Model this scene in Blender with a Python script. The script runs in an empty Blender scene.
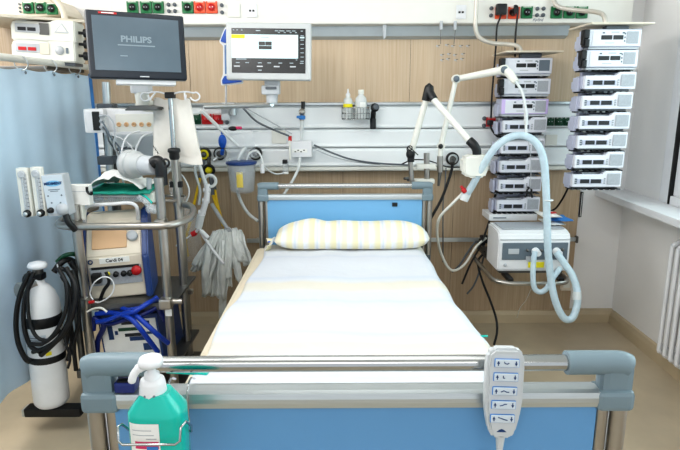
import bpy, bmesh, math, random
from mathutils import Vector, Matrix, noise
random.seed(7)
C = bpy.context.scene.collection
PI = math.pi

# ---------------------------------------------------------------- camera
F, H, PITCH, ROLL = 560.0, 1.53, math.radians(12.9), math.radians(-0.25)
CAMR = Matrix.Rotation(PI/2 - PITCH, 3, 'X') @ Matrix.Rotation(ROLL, 3, 'Z')
cam_d = bpy.data.cameras.new('camera'); cam = bpy.data.objects.new('camera', cam_d); C.objects.link(cam)
cam.matrix_world = Matrix.Translation((0, 0, H)) @ CAMR.to_4x4()
cam_d.sensor_width = 36; cam_d.lens = F/680*36; cam_d.clip_start = .02
bpy.context.scene.camera = cam

def at(u, v, Y):
    """world point at depth Y seen at photo pixel (u, v)"""
    d = CAMR @ Vector(((u-340)/F, (225-v)/F, -1))
    t = Y/d.y
    return Vector((d.x*t, Y, H + d.z*t))
def ats(lst, Y=None):
    return [at(p[0], p[1], p[2] if len(p) > 2 else Y) for p in lst]

# ---------------------------------------------------------------- materials
def lin(c):
    return tuple(((x/255)/12.92 if x/255 <= .04045 else ((x/255+.055)/1.055)**2.4) for x in c)
def mat(name, rgb, rough=.45, metal=0., var=.06, scale=14., alpha=1., emit=0., bump=0., stretch=(1,1,1), spec=.5, coat=0.):
    m = bpy.data.materials.new(name); m.use_nodes = True
    nt = m.node_tree; n = nt.nodes; l = nt.links
    b = n['Principled BSDF']
    tc = n.new('ShaderNodeTexCoord'); mp = n.new('ShaderNodeMapping'); mp.inputs['Scale'].default_value = stretch
    nz = n.new('ShaderNodeTexNoise'); nz.inputs['Scale'].default_value = scale; nz.inputs['Detail'].default_value = 4
    rp = n.new('ShaderNodeValToRGB')
    c = lin(rgb)
    rp.color_ramp.elements[0].position = .3; rp.color_ramp.elements[1].position = .7
    rp.color_ramp.elements[0].color = tuple(x*(1-var) for x in c)+(1,)
    rp.color_ramp.elements[1].color = tuple(min(1, x*(1+var)) for x in c)+(1,)
    l.new(tc.outputs['Object'], mp.inputs['Vector']); l.new(mp.outputs['Vector'], nz.inputs['Vector'])
    l.new(nz.outputs['Fac'], rp.inputs['Fac']); l.new(rp.outputs['Color'], b.inputs['Base Color'])
    b.inputs['Roughness'].default_value = rough; b.inputs['Metallic'].default_value = metal
    b.inputs['Alpha'].default_value = alpha; b.inputs['Specular IOR Level'].default_value = spec
    b.inputs['Coat Weight'].default_value = coat
    if emit:
        l.new(rp.outputs['Color'], b.inputs['Emission Color']); b.inputs['Emission Strength'].default_value = emit
    if bump:
        bp = n.new('ShaderNodeBump'); bp.inputs['Strength'].default_value = bump; bp.inputs['Distance'].default_value = .01
        l.new(nz.outputs['Fac'], bp.inputs['Height']); l.new(bp.outputs['Normal'], b.inputs['Normal'])
    return m

def wood_mat(name, c0, c1, c2):
    m = bpy.data.materials.new(name); m.use_nodes = True
    nt = m.node_tree; n = nt.nodes; l = nt.links; b = n['Principled BSDF']
    tc = n.new('ShaderNodeTexCoord'); mp = n.new('ShaderNodeMapping'); mp.inputs['Scale'].default_value = (40, 40, 1.0)
    nz = n.new('ShaderNodeTexNoise'); nz.inputs['Scale'].default_value = 2.2; nz.inputs['Detail'].default_value = 7; nz.inputs['Distortion'].default_value = .5
    rp = n.new('ShaderNodeValToRGB')
    rp.color_ramp.elements[0].position = .28; rp.color_ramp.elements[0].color = lin(c0)+(1,)
    rp.color_ramp.elements[1].position = .72; rp.color_ramp.elements[1].color = lin(c2)+(1,)
    e = rp.color_ramp.elements.new(.5); e.color = lin(c1)+(1,)
    mp2 = n.new('ShaderNodeMapping'); mp2.inputs['Scale'].default_value = (3.2, 3.2, .05)
    nz2 = n.new('ShaderNodeTexNoise'); nz2.inputs['Scale'].default_value = 2.0
    mx = n.new('ShaderNodeMix'); mx.data_type = 'RGBA'; mx.blend_type = 'MULTIPLY'; mx.inputs['Factor'].default_value = .35
    l.new(tc.outputs['Object'], mp.inputs['Vector']); l.new(mp.outputs['Vector'], nz.inputs['Vector'])
    l.new(tc.outputs['Object'], mp2.inputs['Vector']); l.new(mp2.outputs['Vector'], nz2.inputs['Vector'])
    l.new(nz.outputs['Fac'], rp.inputs['Fac']); l.new(rp.outputs['Color'], mx.inputs['A']); l.new(nz2.outputs['Color'], mx.inputs['B'])
    l.new(nz2.outputs['Fac'], mx.inputs['B'])
    l.new(mx.outputs['Result'], b.inputs['Base Color']); b.inputs['Roughness'].default_value = .5
    return m

def stripe_mat(name, axis, period, cols, rough=.85, base=(240, 240, 244), wob=.01, bump=.25):
    """cloth woven with soft stripes: cols = [(position 0..1, rgb)]"""
    m = bpy.data.materials.new(name); m.use_nodes = True
    nt = m.node_tree; n = nt.nodes; l = nt.links; b = n['Principled BSDF']
    tc = n.new('ShaderNodeTexCoord'); sp = n.new('ShaderNodeSeparateXYZ')
    nz = n.new('ShaderNodeTexNoise'); nz.inputs['Scale'].default_value = 3.; nz.inputs['Detail'].default_value = 2
    ad = n.new('ShaderNodeMath'); ad.operation = 'MULTIPLY_ADD'; ad.inputs[1].default_value = wob
    dv = n.new('ShaderNodeMath'); dv.operation = 'DIVIDE'; dv.inputs[1].default_value = period
    fr = n.new('ShaderNodeMath'); fr.operation = 'FRACT'
    rp = n.new('ShaderNodeValToRGB')
    rp.color_ramp.elements[0].position = cols[0][0]; rp.color_ramp.elements[0].color = lin(cols[0][1])+(1,)
    rp.color_ramp.elements[1].position = cols[-1][0]; rp.color_ramp.elements[1].color = lin(cols[-1][1])+(1,)
    for p, c in cols[1:-1]:
        e = rp.color_ramp.elements.new(p); e.color = lin(c)+(1,)
    l.new(tc.outputs['Object'], sp.inputs[0]); l.new(tc.outputs['Object'], nz.inputs['Vector'])
    l.new(nz.outputs['Fac'], ad.inputs[0]); l.new(sp.outputs['XYZ'.index(axis)], ad.inputs[2])
    l.new(ad.outputs[0], dv.inputs[0]); l.new(dv.outputs[0], fr.inputs[0]); l.new(fr.outputs[0], rp.inputs['Fac'])
    l.new(rp.outputs['Color'], b.inputs['Base Color']); b.inputs['Roughness'].default_value = rough
    nb = n.new('ShaderNodeTexNoise'); nb.inputs['Scale'].default_value = 9.; nb.inputs['Detail'].default_value = 3
    l.new(tc.outputs['Object'], nb.inputs['Vector'])
    bp = n.new('ShaderNodeBump'); bp.inputs['Strength'].default_value = bump; bp.inputs['Distance'].default_value = .02
    l.new(nb.outputs['Fac'], bp.inputs['Height']); l.new(bp.outputs['Normal'], b.inputs['Normal'])
    return m

def thin_glass(name, tint=(230, 240, 240), refl=.08, rough=.05):
    m = bpy.data.materials.new(name); m.use_nodes = True
    nt = m.node_tree; n = nt.nodes; l = nt.links
    out = n['Material Output']; n.remove(n['Principled BSDF'])
    tr = n.new('ShaderNodeBsdfTransparent'); tr.inputs['Color'].default_value = lin(tint)+(1,)
    gl = n.new('ShaderNodeBsdfGlossy'); gl.inputs['Roughness'].default_value = rough
    mx = n.new('ShaderNodeMixShader'); mx.inputs[0].default_value = refl
    l.new(tr.outputs[0], mx.inputs[1]); l.new(gl.outputs[0], mx.inputs[2]); l.new(mx.outputs[0], out.inputs['Surface'])
    return m

M = dict(
    wall=mat('painted_wall', (240, 239, 238), .8, var=.015, scale=3),
    ceil=mat('ceiling_paint', (240, 240, 238), .9, var=.01),
    floor=mat('linoleum', (194, 180, 156), .38, var=.07, scale=5, spec=.4),
    skirt=mat('cove_linoleum', (196, 180, 152), .5, var=.06, scale=5),
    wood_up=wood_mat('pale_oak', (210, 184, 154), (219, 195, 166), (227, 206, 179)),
    wood_lo_shaded=wood_mat('oak', (188, 163, 134), (200, 176, 147), (211, 188, 160)),  # lower cladding: same oak, toned darker to carry the shade it stands in
    wood_edge=mat('dark_edge', (70, 52, 40), .6),
    console=mat('console_cream', (232, 230, 223), .45, var=.015),
    panel=mat('panel_white', (236, 240, 241), .4, var=.02, scale=4),
    alu=mat('satin_aluminium', (196, 202, 204), .32, .75, var=.04, stretch=(1, 1, 30)),
    lip=mat('console_lip', (180, 188, 192), .35, .3, var=.03),
    white=mat('white_plastic', (228, 229, 231), .35, var=.02),
    offw=mat('offwhite_plastic', (228, 228, 220), .4, var=.02),
    cream=mat('cream_plastic', (226, 216, 198), .45, var=.03),
    pface=mat('pump_face', (222, 224, 231), .4, var=.02),
    canlid=mat('canister_lid', (30, 66, 130), .3, alpha=.9),
    lav=mat('pump_grey', (188, 192, 210), .45, var=.03),
    lgrey=mat('light_grey_plastic', (188, 192, 196), .45, var=.03),
    key=mat('keypad_grey', (168, 172, 178), .6, var=.08, scale=120),
    dgrey=mat('dark_grey_plastic', (92, 98, 104), .45, var=.05),
    slate=mat('slate_panel', (104, 116, 126), .4, var=.04),
    black=mat('black_plastic', (22, 23, 25), .4, var=.1),
    rubber=mat('black_rubber', (16, 16, 18), .5, var=.1),
    navy=mat('navy_glass', (30, 38, 48), .3, var=.05),
    green=mat('socket_green', (14, 112, 62), .4, var=.05),
    dgreen=mat('socket_green_dark', (10, 70, 45), .4, var=.05),
    orange=mat('socket_orange', (228, 84, 42), .4, var=.05),
    red=mat('red_plastic', (196, 36, 40), .4, var=.05),
    yellow=mat('yellow_hose', (224, 186, 30), .45, var=.06),
    yellow_s=mat('pale_yellow', (222, 200, 96), .6),
    yel_lab=mat('yellow_label', (240, 226, 40), .6, var=.02),
    blue_head=mat('headboard_blue', (120, 176, 218), .35, var=.03, scale=2),
    blue_bed=mat('bed_blue', (104, 157, 203), .35, var=.03, scale=2),
    grip=mat('grip_grey', (122, 140, 149), .42, var=.02),
    chrome=mat('chrome', (184, 186, 186), .16, 1., var=.02),
    steel=mat('brushed_steel', (178, 174, 168), .28, .95, var=.06),
    dsteel=mat('dull_steel', (112, 112, 110), .4, .85, var=.08),
    teal=mat('sanitizer_teal', (14, 188, 172), .22, var=.03, coat=.3),
    teal_cloth=mat('teal_cloth', (30, 150, 130), .8, var=.12, bump=.4),
    dblue=mat('deep_blue_plastic', (26, 44, 112), .4, var=.08),
    hoseblue=mat('blue_hose', (16, 62, 168), .35, var=.08),
    hoseblue2=mat('dark_blue_hose', (12, 34, 108), .35, var=.08),
    bulb=mat('blue_rubber', (26, 96, 200), .4, var=.06),
    devblue=mat('device_blue', (44, 72, 128), .4, var=.05),
    tan=mat('tan_screen', (214, 176, 136), .5, var=.03),
    mattress=mat('mattress_cover', (224, 212, 190), .85, var=.03, bump=.2),
    hosecl=mat('ventilator_hose', (208, 228, 238), .3, var=.08, scale=30, alpha=.72),
    clear=mat('clear_plastic', (226, 232, 236), .15, var=.02, alpha=.30),
    milky=mat('milky_plastic', (232, 236, 236), .25, var=.02, alpha=.75),
    tube_clear=mat('clear_tube', (224, 230, 230), .2, var=.03, alpha=.7),
    bagw=mat('cloth_bag', (234, 229, 221), .8, var=.04, bump=.3, alpha=.95),
    paper=mat('paper_white', (240, 240, 236), .7, var=.04, bump=.5),
    cuff=mat('grey_cuff', (228, 232, 229), .4, var=.12, scale=12, bump=.5),
    curtain=mat('curtain_blue', (206, 229, 247), .85, var=.05, scale=3),
    curtain_hem=mat('curtain_hem', (70, 130, 190), .85, var=.05),
    purple=mat('pump_purple', (206, 186, 232), .45, var=.03),
    scr_dark=mat('screen_reflection_grey', (88, 102, 112), .2, var=.16, scale=2.2, emit=.2),  # grey of the screen's reflection painted in, with a slight glow
    scr_text=mat('screen_text', (150, 164, 170), .3, emit=.3),
    scr_dim=mat('screen_dim_text', (126, 140, 148), .3, emit=.15),
    casing=mat('monitor_white', (190, 193, 193), .4, var=.02),
    pipe=mat('hanger_pipe', (206, 200, 190), .35, .3, var=.03),
    skyblue=mat('oval_blue', (128, 190, 226), .5),
    scr_white=mat('screen_white', (196, 222, 228), .3, var=.01, emit=.3),
    scr_black=mat('screen_black', (12, 16, 20), .25),
    pink=mat('label_pink', (214, 60, 110), .6),
    lblue=mat('label_blue', (60, 130, 200), .6),
    ink=mat('ink_blue', (30, 62, 110), .6),
    inkblk=mat('ink_black', (40, 42, 46), .6),
    handset=mat('handset_white', (198, 202, 204), .4, var=.01),
    button=mat('button_pale', (204, 214, 222), .45, var=.01),
    oxy=mat('cylinder_white', (232, 234, 236), .35, var=.03),
    medblue=mat('emblem_blue', (36, 84, 176), .4, var=.05),
    steelblue=mat('emblem_greyblue', (104, 134, 176), .35, var=.1),
    duvet=stripe_mat('duvet_cloth', 'Y', .66, [(0, (216, 219, 226)), (.2, (215, 218, 226)), (.25, (208, 213, 224)), (.3, (216, 219, 226)),
        (.42, (216, 219, 226)), (.5, (220, 216, 206)), (.6, (220, 215, 203)), (.67, (216, 219, 226)), (.74, (208, 214, 225)), (.79, (216, 219, 226)), (1, (216, 219, 226))], wob=.05, bump=.3),
    pillow=stripe_mat('pillow_cloth', 'X', .118, [(0, (236, 235, 230)), (.12, (238, 230, 196)), (.3, (237, 227, 188)), (.36, (236, 235, 230)), (.46, (216, 222, 230)),
        (.52, (236, 235, 230)), (.62, (239, 232, 204)), (.8, (239, 232, 206)), (.86, (236, 238, 242)), (1, (236, 235, 230))], wob=.012, bump=.3),
    glass=thin_glass('window_glass'),
)

# ---------------------------------------------------------------- mesh builder
WM = {}
def frame(o, x=(1, 0, 0), up=(0, 0, 1)):
    """x right, z up, y away from the viewer; front of a device lies at y = 0"""
    x = Vector(x).normalized(); up = Vector(up); y = up.cross(x).normalized(); z = x.cross(y)
    m = Matrix((x, y, z)).transposed().to_4x4(); m.translation = o
    return m
def spline(pts, sub=8):
    pts = [Vector(p) for p in pts]; out = []
    if len(pts) < 3: return pts
    q = [pts[0]*2-pts[1]] + pts + [pts[-1]*2-pts[-2]]
    for i in range(1, len(q)-2):
        p0, p1, p2, p3 = q[i-1:i+3]
        for k in range(sub):
            t = k/sub
            out.append(.5*((2*p1)+(p2-p0)*t+(2*p0-5*p1+4*p2-p3)*t*t+(3*p1-p0-3*p2+p3)*t**3))
    out.append(pts[-1]); return out

class MB:
    def __init__(s, space=None):
        s.bm = bmesh.new(); s.mats = []; s.space = space or Matrix.Identity(4); s.smooth = set()
    def mi(s, m):
        m = M[m] if isinstance(m, str) else m
        if m not in s.mats: s.mats.append(m)
        return s.mats.index(m)
    def faces(s, verts, fs, m, smooth=False):
        i = s.mi(m); vs = [s.bm.verts.new(v) for v in verts]
        for f in fs:
            try:
                fa = s.bm.faces.new([vs[k] for k in f]); fa.material_index = i; fa.smooth = smooth
            except ValueError: pass
        return s
    def box(s, c, size, m, bevel=0., rot=None, seg=2):
        t = bmesh.new(); bmesh.ops.create_cube(t, size=1)
        for v in t.verts: v.co = Vector((v.co.x*size[0], v.co.y*size[1], v.co.z*size[2]))
        if bevel:
            bmesh.ops.bevel(t, geom=t.edges[:], offset=min(bevel, min(size)*.48), segments=seg, profile=.7, affect='EDGES')
        if rot is not None: bmesh.ops.transform(t, matrix=rot.to_4x4(), verts=t.verts)
        t.verts.ensure_lookup_table(); t.verts.index_update(); c = Vector(c)
        return s.faces([v.co+c for v in t.verts], [[v.index for v in f.verts] for f in t.faces], m)
    def bx(s, x0, x1, y0, y1, z0, z1, m, bevel=0.):
        return s.box(((x0+x1)/2, (y0+y1)/2, (z0+z1)/2), (abs(x1-x0), abs(y1-y0), abs(z1-z0)), m, bevel)
    def tube(s, pts, r, m, seg=10, smooth=True, cap=True, closed=False, rib=0.):
        pts = [Vector(p) for p in pts]; n = len(pts)
        rs = r if isinstance(r, (list, tuple)) else [r]*n
        tang = []
        for i in range(n):
            a = pts[(i-1) % n] if closed else pts[max(i-1, 0)]; b = pts[(i+1) % n] if closed else pts[min(i+1, n-1)]
            d = (b-a); tang.append(d.normalized() if d.length > 1e-9 else Vector((0, 0, 1)))
        u = tang[0].orthogonal().normalized(); vs = []
        for i in range(n):
            u = (u - tang[i]*u.dot(tang[i])); u = u.normalized() if u.length > 1e-6 else tang[i].orthogonal().normalized()
            w = tang[i].cross(u); k = rs[i]*(1-(rib if i % 2 else 0))
            for j in range(seg):
                a = 2*PI*j/seg; vs.append(pts[i]+(u*math.cos(a)+w*math.sin(a))*k)
        fs = []
        for i in range(n if closed else n-1):
            i2 = (i+1) % n
            for j in range(seg):
                fs.append([i*seg+j, i*seg+(j+1) % seg, i2*seg+(j+1) % seg, i2*seg+j])
        s.faces(vs, fs, m, smooth)
        if cap and not closed:
            s.faces(vs[:seg], [list(range(seg))[::-1]], m); s.faces(vs[-seg:], [list(range(seg))], m)
        return s
    def cyl(s, a, b, r, m, r2=None, seg=20):
        return s.tube([a, b], [r, r if r2 is None else r2], m, seg)
    def ring(s, c, axis, R, r, m, seg=24, rs=8):
        axis = Vector(axis).normalized(); u = axis.orthogonal().normalized(); w = axis.cross(u); c = Vector(c)
        return s.tube([c+(u*math.cos(2*PI*i/seg)+w*math.sin(2*PI*i/seg))*R for i in range(seg)], r, m, rs, closed=True)
    def lathe(s, c, prof, m, axis=(0, 0, 1), seg=28, sx=1., sy=1.):
        """prof = [(r, h)] revolved about axis through c"""
        axis = Vector(axis).normalized()
        u = Vector((1, 0, 0)) if abs(axis.x) < .9 else Vector((0, 1, 0)); u = (u-axis*u.dot(axis)).normalized(); w = axis.cross(u); c = Vector(c)
        vs = []; n = len(prof)
        for r, h in prof:
            for j in range(seg):
                a = 2*PI*j/seg; vs.append(c+axis*h+u*math.cos(a)*r*sx+w*math.sin(a)*r*sy)
        fs = [[i*seg+j, i*seg+(j+1) % seg, (i+1)*seg+(j+1) % seg, (i+1)*seg+j] for i in range(n-1) for j in range(seg)]
        s.faces(vs, fs, m, True)
        if prof[0][0] > 1e-4: s.faces(vs[:seg], [list(range(seg))[::-1]], m)
        if prof[-1][0] > 1e-4: s.faces(vs[-seg:], [list(range(seg))], m)
        return s
    def ball(s, c, r, m, sc=(1, 1, 1), seg=18):
        vs = []; n = seg//2; c = Vector(c)
        for i in range(n+1):
            t = PI*i/n
            for j in range(seg):
                a = 2*PI*j/seg; vs.append(c+Vector((r*sc[0]*math.sin(t)*math.cos(a), r*sc[1]*math.sin(t)*math.sin(a), -r*sc[2]*math.cos(t))))
        s.faces(vs, [[i*seg+j, i*seg+(j+1) % seg, (i+1)*seg+(j+1) % seg, (i+1)*seg+j] for i in range(n) for j in range(seg)], m, True)
        return s
    def prism(s, poly, y0, y1, m, bevel=0.):
        """polygon in (x, z) extruded from y0 (front) to y1"""
        n = len(poly); t = bmesh.new()
        a = [t.verts.new((p[0], y0, p[1])) for p in poly]; b = [t.verts.new((p[0], y1, p[1])) for p in poly]
        t.faces.new(a); t.faces.new(b[::-1])
        for i in range(n): t.faces.new([a[i], b[i], b[(i+1) % n], a[(i+1) % n]])
        bmesh.ops.recalc_face_normals(t, faces=t.faces[:])
        if bevel: bmesh.ops.bevel(t, geom=t.edges[:], offset=bevel, segments=2, affect='EDGES')
        t.verts.index_update()
        return s.faces([v.co.copy() for v in t.verts], [[v.index for v in f.verts] for f in t.faces], m)
    def prismx(s, poly, x0, x1, m, bevel=0.):
        """polygon in (y, z) extruded along x"""
        n0 = MB(); n0.prism(poly, x0, x1, m, bevel); n0.bm.verts.index_update()
        return s.faces([Vector((v.co.y, v.co.x, v.co.z)) for v in n0.bm.verts], [[v.index for v in f.verts][::-1] for f in n0.bm.faces], m)
    def surf(s, fn, nu, nv, m, wrap=False):
        vs = [fn(i/nu, j/nv) for j in range(nv+1) for i in range(nu+1)]; w = nu+1
        return s.faces(vs, [[j*w+i, j*w+i+1, (j+1)*w+i+1, (j+1)*w+i] for j in range(nv) for i in range(nu)], m, True)
    def weld(s, d=1e-5):
        bmesh.ops.remove_doubles(s.bm, verts=s.bm.verts[:], dist=d); return s
    def build(s, name, parent=None, label=None):
        bm = s.bm; base = WM[parent.as_pointer()] if parent else Matrix.Identity(4)
        bm.transform(base.inverted() @ s.space)
        loc = Vector((0, 0, 0))
        if parent is None:
            xs = [v.co for v in bm.verts]
            lo = Vector([min(c[i] for c in xs) for i in range(3)]); hi = Vector([max(c[i] for c in xs) for i in range(3)])
            loc = Vector(((lo.x+hi.x)/2, (lo.y+hi.y)/2, lo.z)); bm.transform(Matrix.Translation(-loc))
        bmesh.ops.recalc_face_normals(bm, faces=bm.faces[:])
        me = bpy.data.meshes.new(name); bm.to_mesh(me); bm.free()
        for m in s.mats: me.materials.append(m)
        o = bpy.data.objects.new(name, me); C.objects.link(o); o.location = loc
        if parent is not None: o.parent = parent; WM[o.as_pointer()] = base
        else: WM[o.as_pointer()] = Matrix.Translation(loc)
        if label: o['label'] = label
        return o

def tag(o, label, cat, group=None, kind=None):
    if label: o['label'] = label
    if cat: o['category'] = cat
    if group: o['group'] = group
    if kind: o['kind'] = kind
    return o
def thing(name, label, cat, mtx=(0, 0, 0), group=None):
    o = bpy.data.objects.new(name, None); C.objects.link(o); o.empty_display_size = .05
    mw = mtx if isinstance(mtx, Matrix) else Matrix.Translation(mtx)
    o.matrix_world = mw; WM[o.as_pointer()] = mw.copy()
    return tag(o, label, cat, group)
def structure(o):
    o['kind'] = 'structure'; return o
def dup(root, mtx, label=None, group=None):
    def cp(o, par):
        c = o.copy(); C.objects.link(c)
        if par is not None: c.parent = par
        for ch in [x for x in bpy.data.objects if x.parent == o]: cp(ch, c)
        return c
    r = cp(root, None); r.matrix_world = mtx; WM[r.as_pointer()] = mtx.copy()
    if label: r['label'] = label
    if group: r['group'] = group
    return r
def lettering(txt, size, space, m, parent, name='lettering', align='CENTER', ext=.0004, sx=1., bold=0.):
    """text standing in the x/z plane of space, facing -y"""
    cu = bpy.data.curves.new(name, 'FONT'); cu.body = txt; cu.size = size; cu.align_x = align; cu.align_y = 'CENTER'; cu.extrude = ext; cu.resolution_u = 3; cu.offset = bold
    t = bpy.data.objects.new(name, cu); C.objects.link(t)
    dg = bpy.context.evaluated_depsgraph_get(); me = bpy.data.meshes.new_from_object(t.evaluated_get(dg))
    bpy.data.objects.remove(t); bpy.data.curves.remove(cu)
    me.transform(WM[parent.as_pointer()].inverted() @ space @ Matrix.Rotation(PI/2, 4, 'X') @ Matrix.Diagonal((sx, 1, 1, 1)))
    me.materials.clear(); me.materials.append(M[m]); me.name = name
    o = bpy.data.objects.new(name, me); C.objects.link(o); o.parent = parent; WM[o.as_pointer()] = WM[parent.as_pointer()]
    return o
def off(space, x, y, z): return space @ Matrix.Translation((x, y, z))

# ================================================================ the setting
YB = 3.65; XR = 1.885; ZC = 2.75
structure(MB().bx(-4.2, 2.1, -2.2, 3.8, -.06, 0, 'floor').build('floor'))
structure(MB().bx(-4.2, 2.1, YB+.012, YB+.14, 0, ZC, 'wall').build('wall_back'))
structure(MB().bx(-4.3, -4.2, -2.2, YB+.14, 0, ZC, 'wall').build('wall_left'))
structure(MB().bx(-4.3, 2.1, -2.2, YB+.14, ZC, ZC+.08, 'ceil').build('ceiling'))
SZ = .925
WY0, WY1 = .2, 3.24
w = MB().bx(XR, XR+.16, -2.2, YB+.14, 0, SZ-.04, 'wall').bx(XR, XR+.16, WY1, YB+.14, SZ-.04, ZC, 'wall').bx(XR, XR+.16, -2.2, WY0, SZ-.04, ZC, 'wall').bx(XR, XR+.16, WY0, WY1, 2.5, ZC, 'wall')
structure(w.build('wall_right'))
structure(MB().bx(1.688, XR+.005, -.4, YB+.011, SZ-.042, SZ, 'white', .008).build('trim_1', label='white window sill along the right wall'))
# upper oak cladding
z = lambda v, Y=YB-.01: at(340, v, Y).z
def boards(name, x0, x1, z0, z1, seams, m):
    b = MB(); xs = [x0]+seams+[x1]
    for a, c in zip(xs[:-1], xs[1:]): b.bx(a+.0012, c-.0012, YB-.01, YB+.012, z0, z1, m)
    b.bx(x0, x1, YB-.003, YB+.0115, z0-.006, z1, 'wood_edge')
    return structure(b.build(name))
WR = at(577.5, 215, YB).x
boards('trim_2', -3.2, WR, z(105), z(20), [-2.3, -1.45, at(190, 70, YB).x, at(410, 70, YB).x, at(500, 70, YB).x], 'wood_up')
boards('trim_3', -3.2, WR, .05, z(166), [-2.3, -1.45, -.72, .02, .75], 'wood_lo_shaded')
# cove skirting
sk = [(YB-.03, 0), (YB-.03, .06), (YB-.02, .085), (YB+.012, .09), (YB+.012, 0)]
structure(MB().prismx(sk, -4.2, XR, 'skirt').build('baseboard_back'))
structure(MB().prism([(XR-.035, 0), (XR-.03, .06), (XR-.02, .085), (XR+.01, .09), (XR+.01, 0)], -2.2, YB-.03, 'skirt').build('baseboard_right'))
# window
wd = thing('window_1', None, None, (XR+.02, (WY0+WY1)/2, SZ)); structure(wd)
wf = MB()
for (a, b, c, d) in ((WY1-.09, WY1, SZ, 2.5), (WY0, WY0+.09, SZ, 2.5), (WY0, WY1-.108, SZ, SZ+.05), (WY0, WY1, 2.43, 2.5)):
    wf.bx(XR-.012, XR+.09, a, b, c, d, 'white', .006)
wf.build('window_frame', wd)
g = MB(); e = .017
for (a, b, c, d) in ((WY1-.107, WY1-.09, SZ+.05, 2.43),): g.bx(XR-.014, XR+.05, a+.004, b, SZ+.0, 2.5, 'rubber')
g.build('gasket', wd)
sa = MB()
for (a, b, c, d) in ((WY1-.22, WY1-.107, SZ+.05, 2.43), (1.6, 1.75, SZ+.05, 2.43), (WY0+.09, WY0+.2, SZ+.05, 2.43), (WY0+.2, WY1-.2, SZ+.05, SZ+.14), (WY0+.2, WY1-.2, 2.34, 2.43)):
    sa.bx(XR+.005, XR+.08, a, b, c, d, 'white', .005)
sa.build('sash', wd)
MB().bx(XR+.04, XR+.046, WY0+.19, WY1-.21, SZ+.13, 2.35, 'glass').build('pane', wd)
# narrow recessed grip on the white pier
r = MB(); p = at(579, 217, YB); q = at(583.5, 192, YB)
r.bx(p.x, p.x+.004, YB-.001, YB+.012, p.z, q.z, 'black').bx(q.x-.004, q.x, YB-.001, YB+.012, p.z, q.z, 'black').bx(p.x, q.x, YB-.001, YB+.012, p.z, p.z+.005, 'black').bx(p.x, q.x, YB-.001, YB+.012, q.z-.005, q.z, 'black').bx(p.x, q.x, YB+.002, YB+.012, p.z, q.z, 'wall')
tag(r.build('recessed_grip'), 'narrow dark-edged recessed slot in the white wall pier below the right pump tower', 'wall slot')

# ---------------------------------------------------------------- sockets, outlets
def sock(sp, m, parent, w=.068, plug=None):
    s = MB(sp).box((0, -.006, 0), (w, .012, w), m, .005)
    s.lathe((0, -.0125, 0), [(.0005, .008), (.019, .008), (.021, 0), (.023, -.001)], m if m == 'dgreen' else 'black' if m in ('green', 'dgreen') else 'red', (0, -1, 0), 20)
    o = s.build('socket', parent, {'green': 'green power socket', 'dgreen': 'dark green power socket', 'orange': 'orange power socket', 'red': 'red power socket'}[m])
    MB(sp).ring((0, -.0135, 0), (0, 1, 0), .022, .0022, m).box((.008, -.02, 0), (.004, .006, .004), 'alu').box((-.008, -.02, 0), (.004, .006, .004), 'alu').box((0, -.0128, w*.43), (w*.7, .002, .004), 'offw').build('socket_rim', o)
    return o
def knobs(sp, parent, pts, r=.011):
    k = MB(sp)
    for x, zz in pts: k.lathe((x, 0, zz), [(r, 0), (r, .01), (r*.7, .014), (.0005, .014)], 'dgrey', (0, -1, 0), 14)
    return k.build('earth_terminal', parent)

# upper supply console
YC = 3.52
con = thing('supply_console', 'long cream wall console with a row of coloured sockets above the oak cladding', 'supply console', (0, YC, z(25, YC)))
z0 = z(24.5, YC)
prof = [(YB, z0-.005), (YC+.06, z0-.005), (YC, z0+.005), (YC-.002, z0+.175), (YC+.03, z0+.185), (YC+.03, z0+.21), (YC+.0, z0+.22), (YC, z0+.42), (YB, z0+.42)]
xe = at(632, 20, YC).x
MB().prismx(prof, -1.35, xe, 'console', .003).build('housing', con)
MB().prismx([(YB-.012, z0-.075), (YC+.075, z0-.06), (YC+.05, z0-.005), (YB-.012, z0-.005)], -1.35, at(574, 20, YC).x, 'lip').build('light_strip', con)
cs = lambda u, v=9.5: frame(at(u, v, YC-.001))
for u, m in ((133, 'green'), (146.5, 'green'), (158.5, 'green'), (188, 'green'), (200, 'orange'), (212, 'orange'), (526.5, 'green'), (556, 'green'), (569, 'green'), (581.5, 'green')):
    sock(cs(u, 7.5 if u < 230 else 12.5), m, con)
for u in (500.5, 513.5): sock(cs(u, 13), 'orange', con)
for u, v in ((172, 8), (540, 12)): knobs(cs(u, v), con, [(-.018, .018), (.018, .018), (-.018, -.018), (.018, -.018)])
for u, v in ((222, 9), (491, 12)): knobs(cs(u, v), con, [(0, .02), (0, -.02)])
MB(cs(234, 10.5)).box((0, -.003, 0), (.078, .006, .078), 'offw', .004).box((0, -.007, 0), (.06, .002, .06), 'white', .001).build('blank_plate', con)
for u, v in ((252, 10.5), (461, 12)):
    d = MB(cs(u, v)).box((0, -.003, 0), (.06, .006, .078), 'white', .004).build('data_plate', con)
    MB(cs(u, v)).box((-.01, -.0065, -.002), (.013, .002, .011), 'black').box((.009, -.0065, -.002), (.013, .002, .011), 'black').build('data_port', d)
mk = MB(); sp = cs(538, 21)
for i in range(9): mk.tube([sp @ Vector((-.03+i*.007, -.001, .004*math.sin(i*2.3))), sp @ Vector((-.026+i*.007, -.001, .012+.004*math.sin(i*1.7)))], .0012, 'ink', 5)
mk.tube([sp @ Vector((-.035, -.001, .03)), sp @ Vector((.035, -.001, .024))], .0012, 'ink', 5)
mk.build('handwritten_mark', con, 'blue handwritten scribble under the sockets')

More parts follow.
